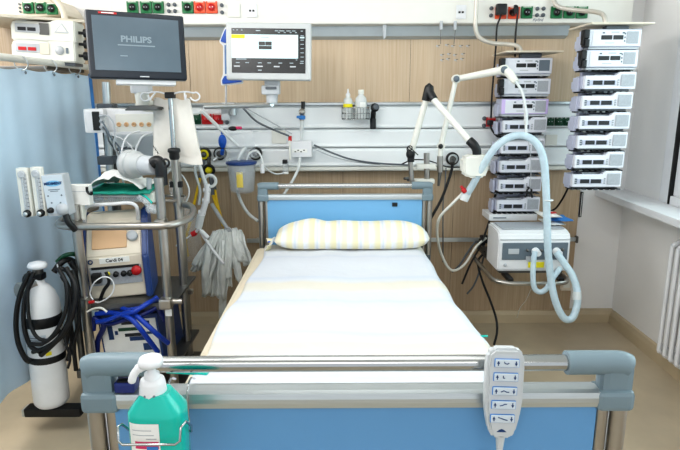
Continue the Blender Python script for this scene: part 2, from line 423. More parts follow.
# black plugs and their leads
for u, vb, lab, big in ((500.5, 60, 'boxy black plug with cord in the left orange console socket', True), (513.5, 57, 'slim black plug with looping cord in the right orange console socket', False)):
    p = at(u, 12, YC-.03); pl = thing('power_plug', lab, 'plug', p, 'plugs in the orange console sockets')
    if big: MB().box(p+Vector((0, -.012, .012)), (.06, .045, .062), 'black', .01).build('plug_body', pl)
    else: MB().cyl(p+Vector((0, .01, 0)), p+Vector((0, -.03, .004)), .022, 'black', .013).box(p+Vector((0, -.03, .01)), (.018, .02, .05), 'black', .006).build('plug_body', pl)
    if big: path = ats([(500, 18), (497, 27), (496, 45), (494, 70), (492, 95), (491, 118)], 3.47)
    else: path = ats([(516, 6), (518, 9), (517, 20), (515.5, 36), (515, 57)], 3.45)
    MB().tube(spline([p+Vector((0, -.02, .0))]+path), .0055, 'rubber').build('cord', pl)

# mid supply panel with three rails
YP = 3.575
pan = thing('service_duct', 'white horizontal wall supply panel with grooves between the upper and lower wood cladding', 'supply panel', (0, YP, z(168, YP)))
zt, z1_, z2_, zb = z(105, YP), z(129, YP), z(148, YP), z(167, YP)
b = MB(); pe = at(573, 140, YP).x
for hi, lo in ((zt, z1_), (z1_, z2_), (z2_, zb)):
    b.prismx([(YB-.011, lo+.0), (YP, lo+.004), (YP-.006, lo+.014), (YP-.001, lo+.03), (YP, hi-.018), (YP+.012, hi-.002), (YB-.011, hi-.001)], -1.6, pe, 'panel')
b.build('panel_body', pan)
MB().prismx([(YB-.011, zt), (YP-.018, zt), (YP-.018, zt+.014), (YB-.011, zt+.018)], -1.6, pe, 'alu', .002).build('top_ledge', pan)
MB().prismx([(YB-.011, zb-.028), (YP+.004, zb-.028), (YP-.008, zb-.02), (YP-.008, zb), (YB-.011, zb)], -1.6, pe, 'offw', .002).build('bottom_ledge', pan)
ps = lambda u, v, d=.004: frame(at(u, v, YP-d))
sock(ps(196, 119), 'dgreen', pan, .064)
for u in (207, 218): sock(ps(u, 119), 'red', pan, .064)
for u in (549.5, 558.5, 567): sock(ps(u, 121.5), 'dgreen', pan, .052)
sock(ps(490.5, 122), 'red', pan, .06)
knobs(ps(227, 119), pan, [(0, .02), (0, -.02)], .013); knobs(ps(484, 122), pan, [(0, .022), (0, -.022)], .013)
for u, v, s_ in ((551, 140, .075), (279, 137, .09)): MB(ps(u, v)).box((0, -.002, 0), (s_, .006, s_*.9), 'offw', .004).build('blank_plate', pan)
def gas(u, v, m, lab):
    sp = ps(u, v)
    o = MB(sp).lathe((0, 0, 0), [(.041, 0), (.041, .02), (.036, .03), (.028, .03)], 'black', (0, -1, 0)).build('gas_outlet', pan, lab)
    MB(sp).lathe((0, 0, 0), [(.031, .022), (.031, .033), (.018, .036), (.018, .026)], m, (0, -1, 0)).build('colour_ring', o)
    MB(sp).lathe((0, 0, 0), [(.017, .02), (.017, .042), (.008, .046), (.0005, .046)], 'dsteel', (0, -1, 0)).build('valve_core', o)
for a in ((188, 154, 'yel_lab', 'black and yellow gas outlet'), (205, 154, 'yel_lab', 'black and yellow gas outlet'), (220.5, 153.5, 'alu', 'black gas outlet'), (256, 153.5, 'alu', 'black gas outlet with white ring'), (452, 158.5, 'alu', 'black gas outlet with white ring')): gas(*a)

# lower medical rail
zr = at(450, 240, YB-.06).z
lr = thing('medical_rail', 'flat steel rail along the lower oak cladding behind the bed', 'wall rail', (0, YB-.05, zr))
MB().bx(-.62, WR-.02, YB-.06, YB-.048, zr-.014, zr+.014, 'alu', .003).build('rail_bar', lr)
for x in (-.55, .1, .6, 1.1, WR-.06): MB().cyl((x, YB-.05, zr), (x, YB-.009, zr), .012, 'steel').build('standoff', lr)
MB().bx(WR-.022, WR-.01, YB-.072, YB-.04, zr-.022, zr+.022, 'dsteel', .003).build('end_stop', lr)
# small wall outlet on the lower cladding beside the ventilator shelf
p = at(566, 284, YB-.02)
tag(MB().box(p, (.07, .022, .09), 'cream', .005).box(p+Vector((0, -.012, 0)), (.045, .004, .045), 'offw', .002).build('wall_outlet'), 'small cream wall outlet low on the oak beside the ventilator shelf', 'outlet')

# hooks and marks on the upper cladding
ck = thing('console_clip', 'grey tapered clip under the console light strip above the wire basket', 'clip', at(384.5, 30, YC))
p = at(384.5, 21, YC+.03); MB().prism([(p.x-.014, p.z), (p.x+.014, p.z), (p.x+.01, p.z-.09), (p.x-.004, p.z-.11)], YC+.025, YC+.045, 'lgrey', .003).build('clip_body', ck)
for u, pts in ((441, [(449, 2), (447, 9), (441, 22), (441, 25), (440.5, 44)]), (455, [(464, 4), (462, 12), (456, 22), (455.5, 26), (454, 44)])):
    h = thing('wire_hook', ('left' if u == 441 else 'right')+' thin wire hook hanging from a grey holder below the console', 'hook', at(u, 30, YC), 'wire hooks below the console')
    MB().tube(spline(ats(pts, YC+.005)), .0022, 'dsteel', 6).build('wire', h)
    p = at(u, 25.5, YC); MB().box(p, (.016, .03, .05), 'lgrey', .003).build('holder', h)
wm = thing('wall_stickers', 'row of small grey pictogram stickers on the pale oak cladding under the wire hooks', 'stickers', at(452, 60, YB-.01))
for u, v in ((438, 46), (447, 45), (453, 46), (461, 46), (468, 46), (442, 55), (449, 54), (455, 55), (463, 54), (442, 60), (448, 59), (456, 60), (462, 59)):
    sp = frame(at(u, v, YB-.0105)); k = MB(sp)
    k.box((-.006, -.001, 0), (.012, .001, .008), 'lgrey').box((.006, -.001, .004), (.014, .001, .004), 'dgrey').box((.002, -.001, -.006), (.008, .001, .004), 'key')
    k.build('sticker', wm)

# radiator
rd = thing('radiator', 'white column radiator on the right wall below the window sill', 'radiator', (1.8, 2.2, .13))
for i in range(24):
    y = 2.87-i*.055; c = MB()
    for x in (1.765, 1.84): c.tube([(x, y, .15), (x, y, .75)], .0125, 'white', 10)
    c.tube([(1.765, y, .75), (1.8, y, .775), (1.84, y, .75)], .0135, 'white', 8).tube([(1.765, y, .15), (1.8, y, .125), (1.84, y, .15)], .0135, 'white', 8)
    c.build('column', rd)
MB().cyl((1.8, 2.90, .74), (1.8, 1.64, .74), .018, 'white').cyl((1.8, 2.90, .16), (1.8, 1.64, .16), .018, 'white').build('header', rd)
for y, zz in ((2.8, .7), (1.8, .7), (2.8, .2), (1.8, .2)): MB().cyl((1.8, y, zz), (XR-.002, y, zz), .012, 'white').build('bracket', rd)

# ================================================================ hospital bed
YH, YF = 3.12, .925; BX = .03; BS = Matrix.Translation((BX, 0, 0))
bed = thing('hospital_bed', 'hospital bed with blue head and foot boards between chrome rails and grey corner grips', 'bed', (0, 2.0, 0))
def bed_end(Y, s, front, nm):
    """head (s=-1) or foot end: two rails, blue panel, corner grips and twin posts"""
    X = .495; zu, zl = (1.063, .998) if s > 0 else (1.042, .977)
    MB(BS).cyl((-X+.12, Y, zu), (X-.1, Y, zu), .0145, 'chrome').build(nm+'_rail', bed, 'upper chrome tube of the '+nm)
    lo = MB(BS); lo.bx(-X+.03, X-.045, Y-.022, Y+.022, zl-.014, zl+.018, 'alu', .012); lo.build(nm+'_trim', bed, 'aluminium cap along the blue board')
    pn = MB(BS); pn.bx(-X+.045, X-.06, Y-.010, Y+.010, zl-.50, zl-.013, 'blue_bed' if s > 0 else 'blue_head', .004).build(nm, bed)
    for sx in (-1, 1):
        # C shaped grip: upper roll, outer neck, lower block
        xi, xo = sx*(X-.12), sx*X
        g = MB(BS)
        g.tube(spline([(xi, Y, zu), (sx*(X-.05), Y, zu), (sx*(X-.022), Y, zu-.001), (sx*(X-.010), Y, zu-.006)], 5), .0215, 'grip', 18)
        g.box((sx*(X-.03), Y, (zu+zl)/2), (.056, .034, .07), 'grip', .012)
        g.box((sx*(X-.033), Y, zl-.001), (.068, .05, .040), 'grip', .016, seg=4)
        g.build('corner_grip', bed)
        for dx in (.048, .017):
            MB(BS).cyl((sx*(X-dx), Y, .12), (sx*(X-dx), Y, zl-.02), .0125 if dx > .03 else .016, 'steel').build('post', bed)
        MB(BS).bx(sx*(X-.055), sx*(X-.005), Y-.02, Y+.02, .60, .64, 'dgrey', .004).build('post_clamp', bed)
bed_end(YF, 1, True, 'footboard'); bed_end(YH, -1, False, 'headboard')
MB(BS).box((.28, YH-.012, .935), (.03, .008, .022), 'black', .003).build('latch', bed, 'small black latch on the headboard')
fr = MB(BS)
for sx in (-1, 1): fr.bx(sx*.44-.02, sx*.44+.02, YF, YH, .5, .56, 'grip', .005)
for y in (YF+.04, 1.6, 2.3, YH-.04): fr.bx(-.43, .43, y-.02, y+.02, .505, .555, 'grip', .005)
fr.build('side_frame', bed)
MB(BS).bx(-.44, .44, YF+.06, YH-.06, .56, .58, 'lgrey', .004).build('lying_surface', bed)
MB(BS).bx(-.33, .33, YF+.25, YH-.25, .17, .23, 'grip', .01).build('base_frame', bed)
for y0, y1 in ((YF+.45, YF+.75), (YH-.45, YH-.75)):
    for sx in (-.25, .25): MB(BS).tube([(sx, y0, .2), (sx, y1, .51)], .025, 'lgrey', 8).build('lift_arm', bed)
for sx in (-1, 1):
    for y in (YF+.3, YH-.3):
        c = MB(BS).cyl((sx*.31, y, .17), (sx*.31, y, .12), .015, 'steel').box((sx*.31, y, .105), (.05, .06, .04), 'dgrey', .01).build('caster', bed)
        MB(BS).cyl((sx*.31-.015, y+.02, .065), (sx*.31+.015, y+.02, .065), .065, 'rubber').build('wheel', c)
for sx in (-1, 1):
    MB(BS).bx(sx*.478-.012, sx*.478+.012, 1.25, 2.9, .50, .555, 'lgrey', .008).build('side_rail', bed)

# mattress in its cream cover
mt = MB()
def mat_fn(hx, y0, y1, za, zb):
    mt.box(((hx[0]+hx[1])/2, (y0+y1)/2, (za+zb)/2), (hx[1]-hx[0], y1-y0, zb-za), 'mattress', .05, seg=4)
mat_fn((-.475, .47), YF+.05, YH-.05, .581, .702)
tag(mt.build('mattress'), 'cream covered mattress lying on the bed, showing along its left edge', 'mattress')

# white bedspread
def spread(i, j):
    # i across 0..1, j along 0(foot)..1(head)
    y = YF+.055+j*(3.02-YF-.055)
    foot = max(0, 1-j/.55)
    xl = -.425+.012*math.sin(j*9)+.008*math.sin(j*23)+.02*j; xr = .495+.05*foot+.004*math.sin(j*7+1)-.045*j
    xl -= .02*foot
    h = .722+.010*math.sin(j*6)
    # path over the top and a hanging skirt on the right
    t = i
    if t < .06:
        k = t/.06; x = xl-.012*(1-k); zz = .703+(h-.703)*math.sin(k*PI/2)
    elif t > .84:
        k = (t-.84)/.16; x = xr-.03+.045*math.sin(min(1, k*1.8)*PI/2)+.006*math.sin(j*30)*k; zz = h-.018*k**.5-.17*k*k
    else:
        k = (t-.06)/.78; x = xl+(xr-.03-xl)*k; zz = h
    zz += .008*noise.noise(Vector((x*3.1, y*2.2, 1)))+.006*noise.noise(Vector((x*9, y*5, 5)))*(1 if t < .84 else .3)
    if .82 < j: zz += .0
    # soft cross creases
    zz += .0035*math.sin(y*19+1.5*noise.noise(Vector((x*2, y, 3))))
    return Vector((x, y, max(zz, .704 if .06 < t < .84 else .0)))
b = MB(); b.surf(spread, 90, 120, 'duvet')
o = b.build('bedspread'); tag(o, 'white bedspread with faint cream and blue stripes laid smooth on the mattress', 'bedspread')
sm = o.modifiers.new('thick', 'SOLIDIFY'); sm.thickness = .006; sm.offset = 1
pk = []
for u, v in ((474, 338), (480, 336.5), (485, 336), (488, 336.3)):
    d = at(u, v, 1.0)-Vector((0, 0, H)); t = (.731-H)/d.z; pk.append(Vector((0, 0, H))+d*t)
MB().tube(pk, .004, 'teal', 6).build('printed_mark', o, 'small teal printed mark')

# pillow
pw = MB()
PX0, PX1 = at(276, 235, 2.97).x, at(428, 235, 2.97).x
def pil(i, j, top):
    a = (i*2-1); c = (j*2-1)
    ex = max(0, 1-abs(a)**5); ey = max(0, 1-abs(c)**2.2)
    th = .078*(ex**.5)*(ey**.55)
    x = (PX0+PX1)/2+a*(PX1-PX0)/2*(1-.025*(1-c*c)*0)+.006*math.sin(c*6+a*4)*(abs(a)**6); y = 2.992+c*.112*(1+.04*math.sin(a*5))
    n_ = noise.noise(Vector((x*4.5, y*4.5, 2 if top else 7)))*.014+noise.noise(Vector((x*11, y*9, 4)))*.007*abs(a)
    zz = .728+.052+(th*1.05+n_*(ex*ey)**.3 if top else -min(th, .05))
    zz += -.012*math.exp(-((a+.35)/.13)**2)*(ey if top else 0)+.010*math.exp(-((a+.5)/.3)**2)*(ey*ex if top else 0)
    return Vector((x, y+.03*(th/.08 if top else 0), zz))
pw.surf(lambda i, j: pil(i, j, True), 64, 28, 'pillow').surf(lambda i, j: pil(i, j, False), 64, 28, 'pillow').weld(1e-4)
pl = pw.build('pillow'); tag(pl, 'soft pillow with yellow and white striped case at the head of the bed', 'pillow')
# buttoned, ruffled flap end on the left
fl = MB(); p = Vector((PX0, 2.9, .765))
def ruf(i, j):
    return Vector((PX0-.012-.03*j+.012*math.sin(i*17)*j, 2.87+i*.15, .775+.02*math.sin(i*11+1)*j-.035*j+(.02 if i > .6 else 0)*j))
fl.surf(ruf, 24, 6, 'pillow'); f = fl.build('pillow_flap', pl)
sm = f.modifiers.new('thick', 'SOLIDIFY'); sm.thickness = .004
MB().ball((PX0-.03, 2.9, .775), .008, 'bulb', (1, 1, .6)).build('button', pl, 'small blue button')

# ---------------------------------------------------------------- handset
sp = frame(at(504, 397, YF-.055), (1, 0, -.03), (.06, .12, 1))
hs = thing('bed_remote', 'pale grey bed remote with arrow buttons hung on the foot rail', 'remote control', sp)
def hexp(k, y):
    return None
W0, W1, H0, H1 = .0325, .0225, .086, -.074
out = [(-W0*.62, H0), (W0*.62, H0), (W0*.94, H0-.010), (W0, H0-.03), (W0*.99, -.005), (W0*.90, H1+.04), (W1*1.02, H1+.012), (W1*.7, H1), (-W1*.7, H1), (-W1*1.02, H1+.012), (-W0*.90, H1+.04), (-W0*.99, -.005), (-W0, H0-.03), (-W0*.94, H0-.010)]
MB(sp).prism(out, -.003, .020, 'handset', .0045).build('handset_body', hs)
MB(sp).prism([(x*.86, zz*.9+.001) for x, zz in out], -.0038, 0, 'handset', .0008).build('face_plate', hs)
for i in range(5):
    zz = .062-i*.0245; x = -.002*i*.3
    bt = MB(sp).box((x, -.005, zz), (.042, .004, .0148), 'lblue', .0018).box((x, -.0056, zz), (.0405, .0042, .0138), 'button', .0018).build('rocker_button', hs)
    ic = MB(sp)
    for sx, dr in ((-1, 1), (1, -1)):
        ic.prism([(x+sx*.015-.0025, zz-.0005*dr), (x+sx*.015+.0025, zz-.0005*dr), (x+sx*.015, zz+.0045*dr)], -.0084, -.0074, 'ink').box((x+sx*.015, -.008, zz-.002*dr), (.0016, .001, .004), 'ink')
    sh = [[(-.005, .003), (-.004, 0), (0, -.001), (.003, .001)], [(-.005, .003), (-.005, -.001), (-.002, -.001)], [(-.007, -.001), (-.002, .0015), (.003, -.001), (.007, -.001)], [(-.007, -.001), (-.002, 0), (.001, .002), (.005, .002)], [(-.008, .003), (-.002, .001), (.004, -.001), (.008, -.002)]][i]
    ic.tube([sp @ Vector((x+a, -.0082, zz+c)) for a, c in sh], .0009, 'ink', 5) if False else ic.tube([Vector((x+a, -.0082, zz+c)) for a, c in sh], .0009, 'ink', 5)
    ic.build('icon', bt)
MB(sp).prism([(-.0105, -.061), (.0065, -.061), (.002, -.057), (-.002, -.0555), (-.006, -.057)], -.0046, -.0036, 'ink').build('wave_mark', hs)
MB(sp).cyl((0, .008, H1+.002), (0, .008, H1-.03), .0085, 'handset', .005).tube(spline([(0, .008, H1-.028), (.0, .008, H1-.08), (-.01, .01, H1-.16), (.0, .02, H1-.3), (.02, .02, H1-.42)]), .0042, 'lgrey').build('cord', hs)
MB(sp).box((0, .026, .04), (.02, .014, .05), 'lgrey', .003).tube(spline([(0, .03, .04), (0, .05, .05), (0, .072, .045), (0, .076, .03)], 5), .005, 'lgrey').build('hanging_hook', hs)

# ---------------------------------------------------------------- sanitizer bottle and its wire holder
YS = .80
c0 = at(161.5, 450, YS); sxy = 1.0
zs = lambda v: at(160, v, YS).z
bt = thing('sanitizer_bottle', 'turquoise hand sanitizer bottle with white pump at the foot end', 'bottle', (c0.x, YS, zs(470)))
def sq(i, prof):
    pass
BW, BD = .0440, .031
def superq(r, a, p=3.2):
    ca, sa = math.cos(a), math.sin(a)
    k = (abs(ca)**p+abs(sa)**p)**(-1/p); return ca*k*r, sa*k*r
def sqloft(mb, c, prof, m, seg=40, p=3.4):
    vs = [Vector((c[0]+superq(1, 2*PI*j/seg, p)[0]*rx, c[1]+superq(1, 2*PI*j/seg, p)[1]*ry, zz)) for rx, ry, zz in prof for j in range(seg)]
    n = len(prof)
    mb.faces(vs, [[i*seg+j, i*seg+(j+1) % seg, (i+1)*seg+(j+1) % seg, (i+1)*seg+j] for i in range(n-1) for j in range(seg)], m, True)
    mb.faces(vs[:seg], [list(range(seg))[::-1]], m); mb.faces(vs[-seg:], [list(range(seg))], m)
    return mb
zb_, zsh, znk = zs(474), zs(408), zs(391.5)
sqloft(MB(), (c0.x, YS), [(BW*.9, BD*.9, zb_), (BW, BD, zb_+.006), (BW, BD, zsh-.004), (BW*.98, BD*.98, zsh+.003), (BW*.6, BD*.72, znk-.004), (BW*.5, BD*.66, znk+.002)], 'teal').build('bottle_body', bt)
cx = c0.x-.005
MB().lathe((cx, YS, znk-.006), [(.0205, 0), (.0215, .004), (.0195, .022), (.018, .028), (.011, .030)], 'white').lathe((cx, YS, znk+.024), [(.012, 0), (.0115, .008), (.0065, .009), (.006, .028)], 'white').build('screw_cap', bt)
ph = MB().lathe((cx, YS, znk+.046), [(.008, -.002), (.0185, 0), (.0195, .006), (.0165, .0125), (.006, .0155), (.0005, .0155)], 'white')
zt_ = znk+.052
ph.tube(spline([(cx-.008, YS, zt_-.006), (cx-.018, YS-.006, zt_-.010), (cx-.025, YS-.009, zt_-.019), (cx-.029, YS-.010, zt_-.031)], 5), [.0075]*6+[.0062]*9+[.0045], 'white', 12)
ph.build('pump_head', bt)
dh = MB()
for a in (-1.9, -1.2): dh.ball((cx+.0205*math.cos(a), YS+.0205*math.sin(a), znk+.002), .0022, 'slate')
dh.build('cap_dots', bt)
# paper label
lx0, lx1 = c0.x-.037, c0.x+.010
def lab(i, j, x0=lx0, x1=lx1, z0_=zs(457), z1=zs(413), d=.0006):
    x = x0+(x1-x0)*i; t = max(-1, min(1, (x-c0.x)/BW)); yy = YS-BD*(max(0, 1-abs(t)**3.4))**(1/3.4)-d
    return Vector((x, yy, z0_+(z1-z0_)*j))
lb = MB().surf(lambda i, j: lab(i, j), 14, 2, 'paper').build('paper_label', bt)
MB().surf(lambda i, j: lab(i, j, lx0+.008, lx1-.002, zs(437), zs(430), .001), 14, 2, 'pink').build('label_band', lb, 'pink band')
MB().surf(lambda i, j: lab(i, j, lx0+.026, lx1-.003, zs(438), zs(434.5), .0013), 10, 2, 'lblue').build('label_band', lb, 'blue curve')
for v, a, b_ in ((424, .1, .75), (428.5, .1, .82), (432, .55, .9), (446, .3, .9), (449, .3, .8)):
    MB().surf(lambda i, j: lab(i, j, lx0+(lx1-lx0)*a, lx0+(lx1-lx0)*b_, zs(v-4.3), zs(v-5), .001), 10, 1, 'key').build('print_line', lb)
MB().surf(lambda i, j: lab(i, j, lx0+.010, lx0+.016, zs(447), zs(441), .001), 3, 1, 'black').build('hazard_mark', lb)
# holder
wh = thing('bottle_holder', 'bent wire holder hooked on the footboard around the turquoise bottle', 'holder', (c0.x, YS+.03, zs(470)))
hr = MB(); zr_ = zs(433)+.013
loop = [(c0.x-.030, YS+.034, zr_-.03), (c0.x-.046, YS+.01, zr_-.02), (c0.x-.051, YS-.02, zr_+.016), (c0.x-.050, YS-.037, zr_+.022), (c0.x-.050, YS-.041, zr_), (c0.x-.044, YS-.041, zr_-.006), (c0.x, YS-.041, zr_-.006), (c0.x+.036, YS-.041, zr_-.006), (c0.x+.044, YS-.041, zr_), (c0.x+.046, YS-.039, zr_+.022), (c0.x+.052, YS-.03, zr_+.026), (c0.x+.051, YS-.0, zr_-.0), (c0.x+.046, YS+.015, zr_-.02), (c0.x+.030, YS+.034, zr_-.03)]
hr.tube(loop, .002, 'chrome', 8).build('front_loop', wh)
MB().tube(spline([(c0.x-.03, YS+.04, zb_-.005), (c0.x-.03, YS-.036, zb_-.005), (c0.x+.03, YS-.036, zb_-.005), (c0.x+.03, YS+.04, zb_-.005)], 5), .002, 'chrome', 8).build('base_loop', wh)
for sx in (-.018, .018):
    MB().tube(spline([(c0.x+sx, YS+.04, zb_-.005), (c0.x+sx, YF-.03, zb_+.03), (c0.x+sx, YF-.028, .98), (c0.x+sx, YF-.024, 1.022), (c0.x+sx, YF, 1.034), (c0.x+sx, YF+.027, 1.02)], 5), .002, 'chrome', 8).build('hook_wire', wh)
# dark blue rubber pad on the foot trim, thin teal stick lying beyond the rail
p = at(127, 382, YF); 
tag(MB().box((p.x+.002, YF-.006, 1.027), (.036, .03, .020), 'dblue', .005).box((p.x+.002, YF-.012, 1.037), (.026, .012, .004), 'black', .001).build('blue_clip'), 'dark blue clip on the foot trim beside the left grip and pump bottle', 'clip')
a, b_ = at(190, 368, 1.12), at(212, 373, 1.10); zk = .742
pa = []
for u, v in ((178, 371), (196, 369), (206, 373)):
    d = at(u, v, 1.0)-Vector((0, 0, H)); t = (zk-H)/d.z; pa.append(Vector((0, 0, H))+d*t)
st = MB(); st.box((pa[0]*.65+pa[2]*.35), (.125, .022, .008), 'teal', .003, Matrix.Rotation(-.12, 3, 'Z')).box((pa[0]*.65+pa[2]*.35)+Vector((-.01, -.01, .01)), (.07, .008, .004), 'white', .0015, Matrix.Rotation(-.12, 3, 'Z'))
tag(st.build('sachet'), 'flat turquoise and white sachet lying on the bedspread behind the pump bottle', 'sachet')

# ================================================================ syringe pumps and their two racks
def pump_A(lab, screen, accent='pface', knob=True):
    t = thing('infusion_pump', lab, 'pump')
    w, h, d = .335, .098, .115
    MB().bx(-w/2, w/2, 0, d, 0, h, 'lav', .008).build('housing', t)
    f = MB().bx(-w/2+.004, w/2-.004, -.004, .004, .004, h-.004, accent, .003).build('front_panel', t)
    MB().bx(-w/2+.028, w/2-.024, -.006, 0, .008, h-.008, 'pface', .002).build('panel_field', f)
    MB().bx(-.085, -.017, -.008, -.003, .040, .064, 'black', .002).build('display', t)
    MB().bx(-.010, .052, -.008, -.003, .040, .064, 'black', .002).build('display', t)
    MB().bx(.072, .146, -.008, -.003, .018, .084, screen, .003).build('keypad', t)
    for i in range(3): MB().box((.062, -.0065, .032+i*.02), (.007, .003, .009), 'slate', .001).build('button', t)
    for x in (-.072, .052): MB().box((x, -.0065, .077), (.014, .003, .008), 'slate', .001).build('button', t)
    MB().box((.0, -.0055, .079), (.05, .002, .009), 'lgrey').build('print_strip', t); MB().box((-.03, -.0055, .022), (.06, .002, .006), 'lgrey').build('print_strip', t)
    MB().bx(-w/2+.01, w/2-.01, .0, d-.02, -.012, -.001, 'lgrey', .003).build('foot_rail', t)
    if knob:
        MB().box((-w/2-.016, .0, .07), (.035, .05, .05), 'black', .008).box((-w/2-.010, .0, .02), (.03, .05, .045), 'black', .008).box((-w/2-.026, .0, .045), (.02, .03, .07), 'black', .006).build('syringe_clamp', t)
    return t
def pump_B(lab):
    t = thing('infusion_pump', lab, 'pump')
    w, h, d = .325, .096, .115
    prof = [(-w/2, 0), (w/2, 0), (w/2, h), (.055, h), (.03, h-.020), (-w/2, h-.020)]
    MB().prism(prof, 0, .028, 'pface', .004).build('front_panel', t)
    MB().bx(-w/2-.004, w/2, .029, d, 0, h-.022, 'lav', .006).bx(.04, w/2-.002, .029, d, h-.03, h-.006, 'lav', .004).build('housing', t)
    MB().bx(-w/2+.03, -.048, -.004, .002, .022, .05, 'lav', .002).bx(-.05, .035, -.004, .002, .022, .05, 'lav', .002).build('display_frame', t)
    for a, b in ((-.112, -.052), (-.042, .026)): MB().bx(a, b, -.006, 0, .024, .048, 'inkblk', .002).build('display', t)
    MB().bx(.066, .150, -.005, 0, .016, .082, 'key', .003).build('keypad', t)
    for i in range(3): MB().box((-w/2+.022, -.002, .024+i*.012), (.012, .004, .008), 'slate', .001).build('button', t); MB().box((.05, -.002, .024+i*.013), (.010, .004, .009), 'key', .001).build('button', t)
    MB().bx(-w/2+.02, w/2-.02, .03, d-.03, -.012, -.001, 'dgrey', .003).build('foot_rail', t)
    MB().box((-.02, .07, h-.018), (.12, .05, .010), 'lgrey', .004).build('syringe_cradle', t)
    return t
ordn = ['topmost', 'second', 'third', 'fourth', 'fifth', 'sixth', 'seventh', 'lowest']
def rack(nm, rows, Y, sc_, where, A_count, purple=None, screens=()):
    ps_ = []
    grp = 'syringe pumps in the '+where
    for i, (uc, vb) in enumerate(rows):
        p = at(uc+(((.5 if i < 2 else 2.2) if Y < 3.2 else (2.2 if i < 3 else 3.6))), vb, Y); m = Matrix.Translation(p) @ Matrix.Diagonal((sc_ if i < A_count or Y < 3.2 else sc_*.96, 1, .92, 1))
        desc = ' white pump' if i != purple else ' pump with lilac edges'
        if i < A_count:
            o = pump_A('x', screens[i], 'purple' if i == purple else 'pface', i != purple); o.matrix_world = m
            look = 'purple-trimmed' if i == purple else 'flat-fronted white'
        else:
            if i == A_count: o = B0 = pump_B('x'); o.matrix_world = m
            else: o = dup(B0, m)
            look = 'step-fronted white'
        o['label'] = ordn[i]+' of eight pumps in the '+where+', '+look; o['group'] = grp
        ps_.append(p)
    return ps_
R1 = [(613, 47), (610, 67.5), (607.5, 89), (604.5, 109), (602, 129), (599.5, 148.5), (596.5, 168), (594, 187)]
R2 = [(525.5, 74), (524, 94.5), (522, 114.5), (521, 132.5), (519, 153.5), (517.5, 172.5), (516, 191.5), (514.5, 211.5)]
Y1, Y2 = 3.08, 3.35
P1 = rack('a', R1, Y1, .84, 'right pump tower by the window', 2, screens=('key', 'key'))
P2 = rack('b', R2, Y2, .83, 'middle pump tower above the ventilator', 3, 2, ('slate', 'key', 'key'))
def tower(lab, P, Y, pipe, plate_v, xl, extra_low):
    x = P[0].x; t = thing('pump_rack', lab, 'pump rack', (x, Y+.2, P[-1].z-.03))
    ztop = at(0, plate_v, Y).z
    MB().bx(x-.10, x+.10, Y+.118, Y+.16, P[-1].z-extra_low, ztop-.02, 'lav', .006).build('column', t)
    MB().prism([(x-.145, ztop), (x+.185, ztop), (x+.185, ztop+.009), (x-.145, ztop+.009)], Y-.04, Y+.26, 'cream', .003).build('top_plate', t)
    MB().box((x+.02, Y+.04, ztop-.014), (.12, .05, .024), 'dgrey', .005).build('coupling', t)
    cn = MB(); 
    for i, p in enumerate(P):
        k = MB(); random.seed(i+int(Y*100))
        k.bx(x-.15, x+.13, Y+.06, Y+.10, p.z-.021, p.z-.013, 'black', .002)
        for j in range(9):
            a = x-.14+j*.032
            k.box((a, Y+.035, p.z-.016), (.018, .045, .007), random.choice(['rubber', 'rubber', 'dgrey', 'dsteel']), .002)
        k.build('connector_strip', t)
        MB().bx(x-.152, x-.137, Y+.05, Y+.12, p.z-.014, p.z+.062, 'lav', .006).bx(x-.15, x-.09, Y+.118, Y+.14, p.z+.0, p.z+.04, 'lav', .003).build('side_bracket', t)
    MB().tube(spline(pipe, 8), .0125, 'pipe', 14).build('hanger_pipe', t)
    return t
zt1 = at(0, 26, Y1+.1)
tower('tall right pump rack with cream top plate hung from a bent pipe near the window', P1, Y1, ats([(553, -14, 3.5), (553, -3, 3.5), (558, 6.5, 3.47), (575, 10, 3.42), (596, 12, 3.3), (604, 16, 3.22), (606, 27, 3.2)]), 27.5, 0, .02)
tower('middle pump rack with cream top plate and bent pipe above the ventilator', P2, Y2, ats([(477, -14, 3.44), (476, 12, 3.44), (475.5, 28, 3.44), (480, 38, 3.44), (492, 43, 3.44), (506, 44, 3.44), (516, 45.5, 3.42), (520, 49, 3.42), (521, 56, 3.42)]), 55, 0, .06)
# thin base unit
p = at(514, 220, Y2)
bu = thing('base_unit', 'slim white power unit under the lowest pump of the middle tower', 'power unit', p)
MB().bx(p.x-.155, p.x+.14, Y2-.005, Y2+.17, p.z-.004, p.z+.036, 'white', .005).build('housing', bu)
MB().bx(p.x-.13, p.x-.05, Y2-.008, Y2-.003, p.z+.012, p.z+.018, 'slate', .001).build('indicator_strip', bu)
# butterfly clip on the lowest pump
p = at(529, 193, Y2-.03)
tag(MB().tube([p+Vector((-.022, 0, -.028)), p+Vector((-.010, 0, 0)), p+Vector((-.014, 0, .018)), p+Vector((0, 0, .03)), p+Vector((.014, 0, .018)), p+Vector((.010, 0, 0)), p+Vector((.022, 0, -.028))], .006, 'black').tube([p+Vector((-.012, 0, 0)), p+Vector((.012, 0, 0))], .007, 'black').cyl(p+Vector((0, 0, .03)), p+Vector((0, .035, .03)), .006, 'black').build('tube_clip'), 'black splayed tube clip on the lowest middle tower pump', 'clip')
# cable drooping under the right tower
tag(MB().tube(spline(ats([(569, 186, 3.25), (563, 198, 3.4), (556, 208, 3.48), (549, 212, 3.5)])), .006, 'rubber').build('power_cable'), 'black cable drooping from the right pump tower to the ventilator', 'cable')

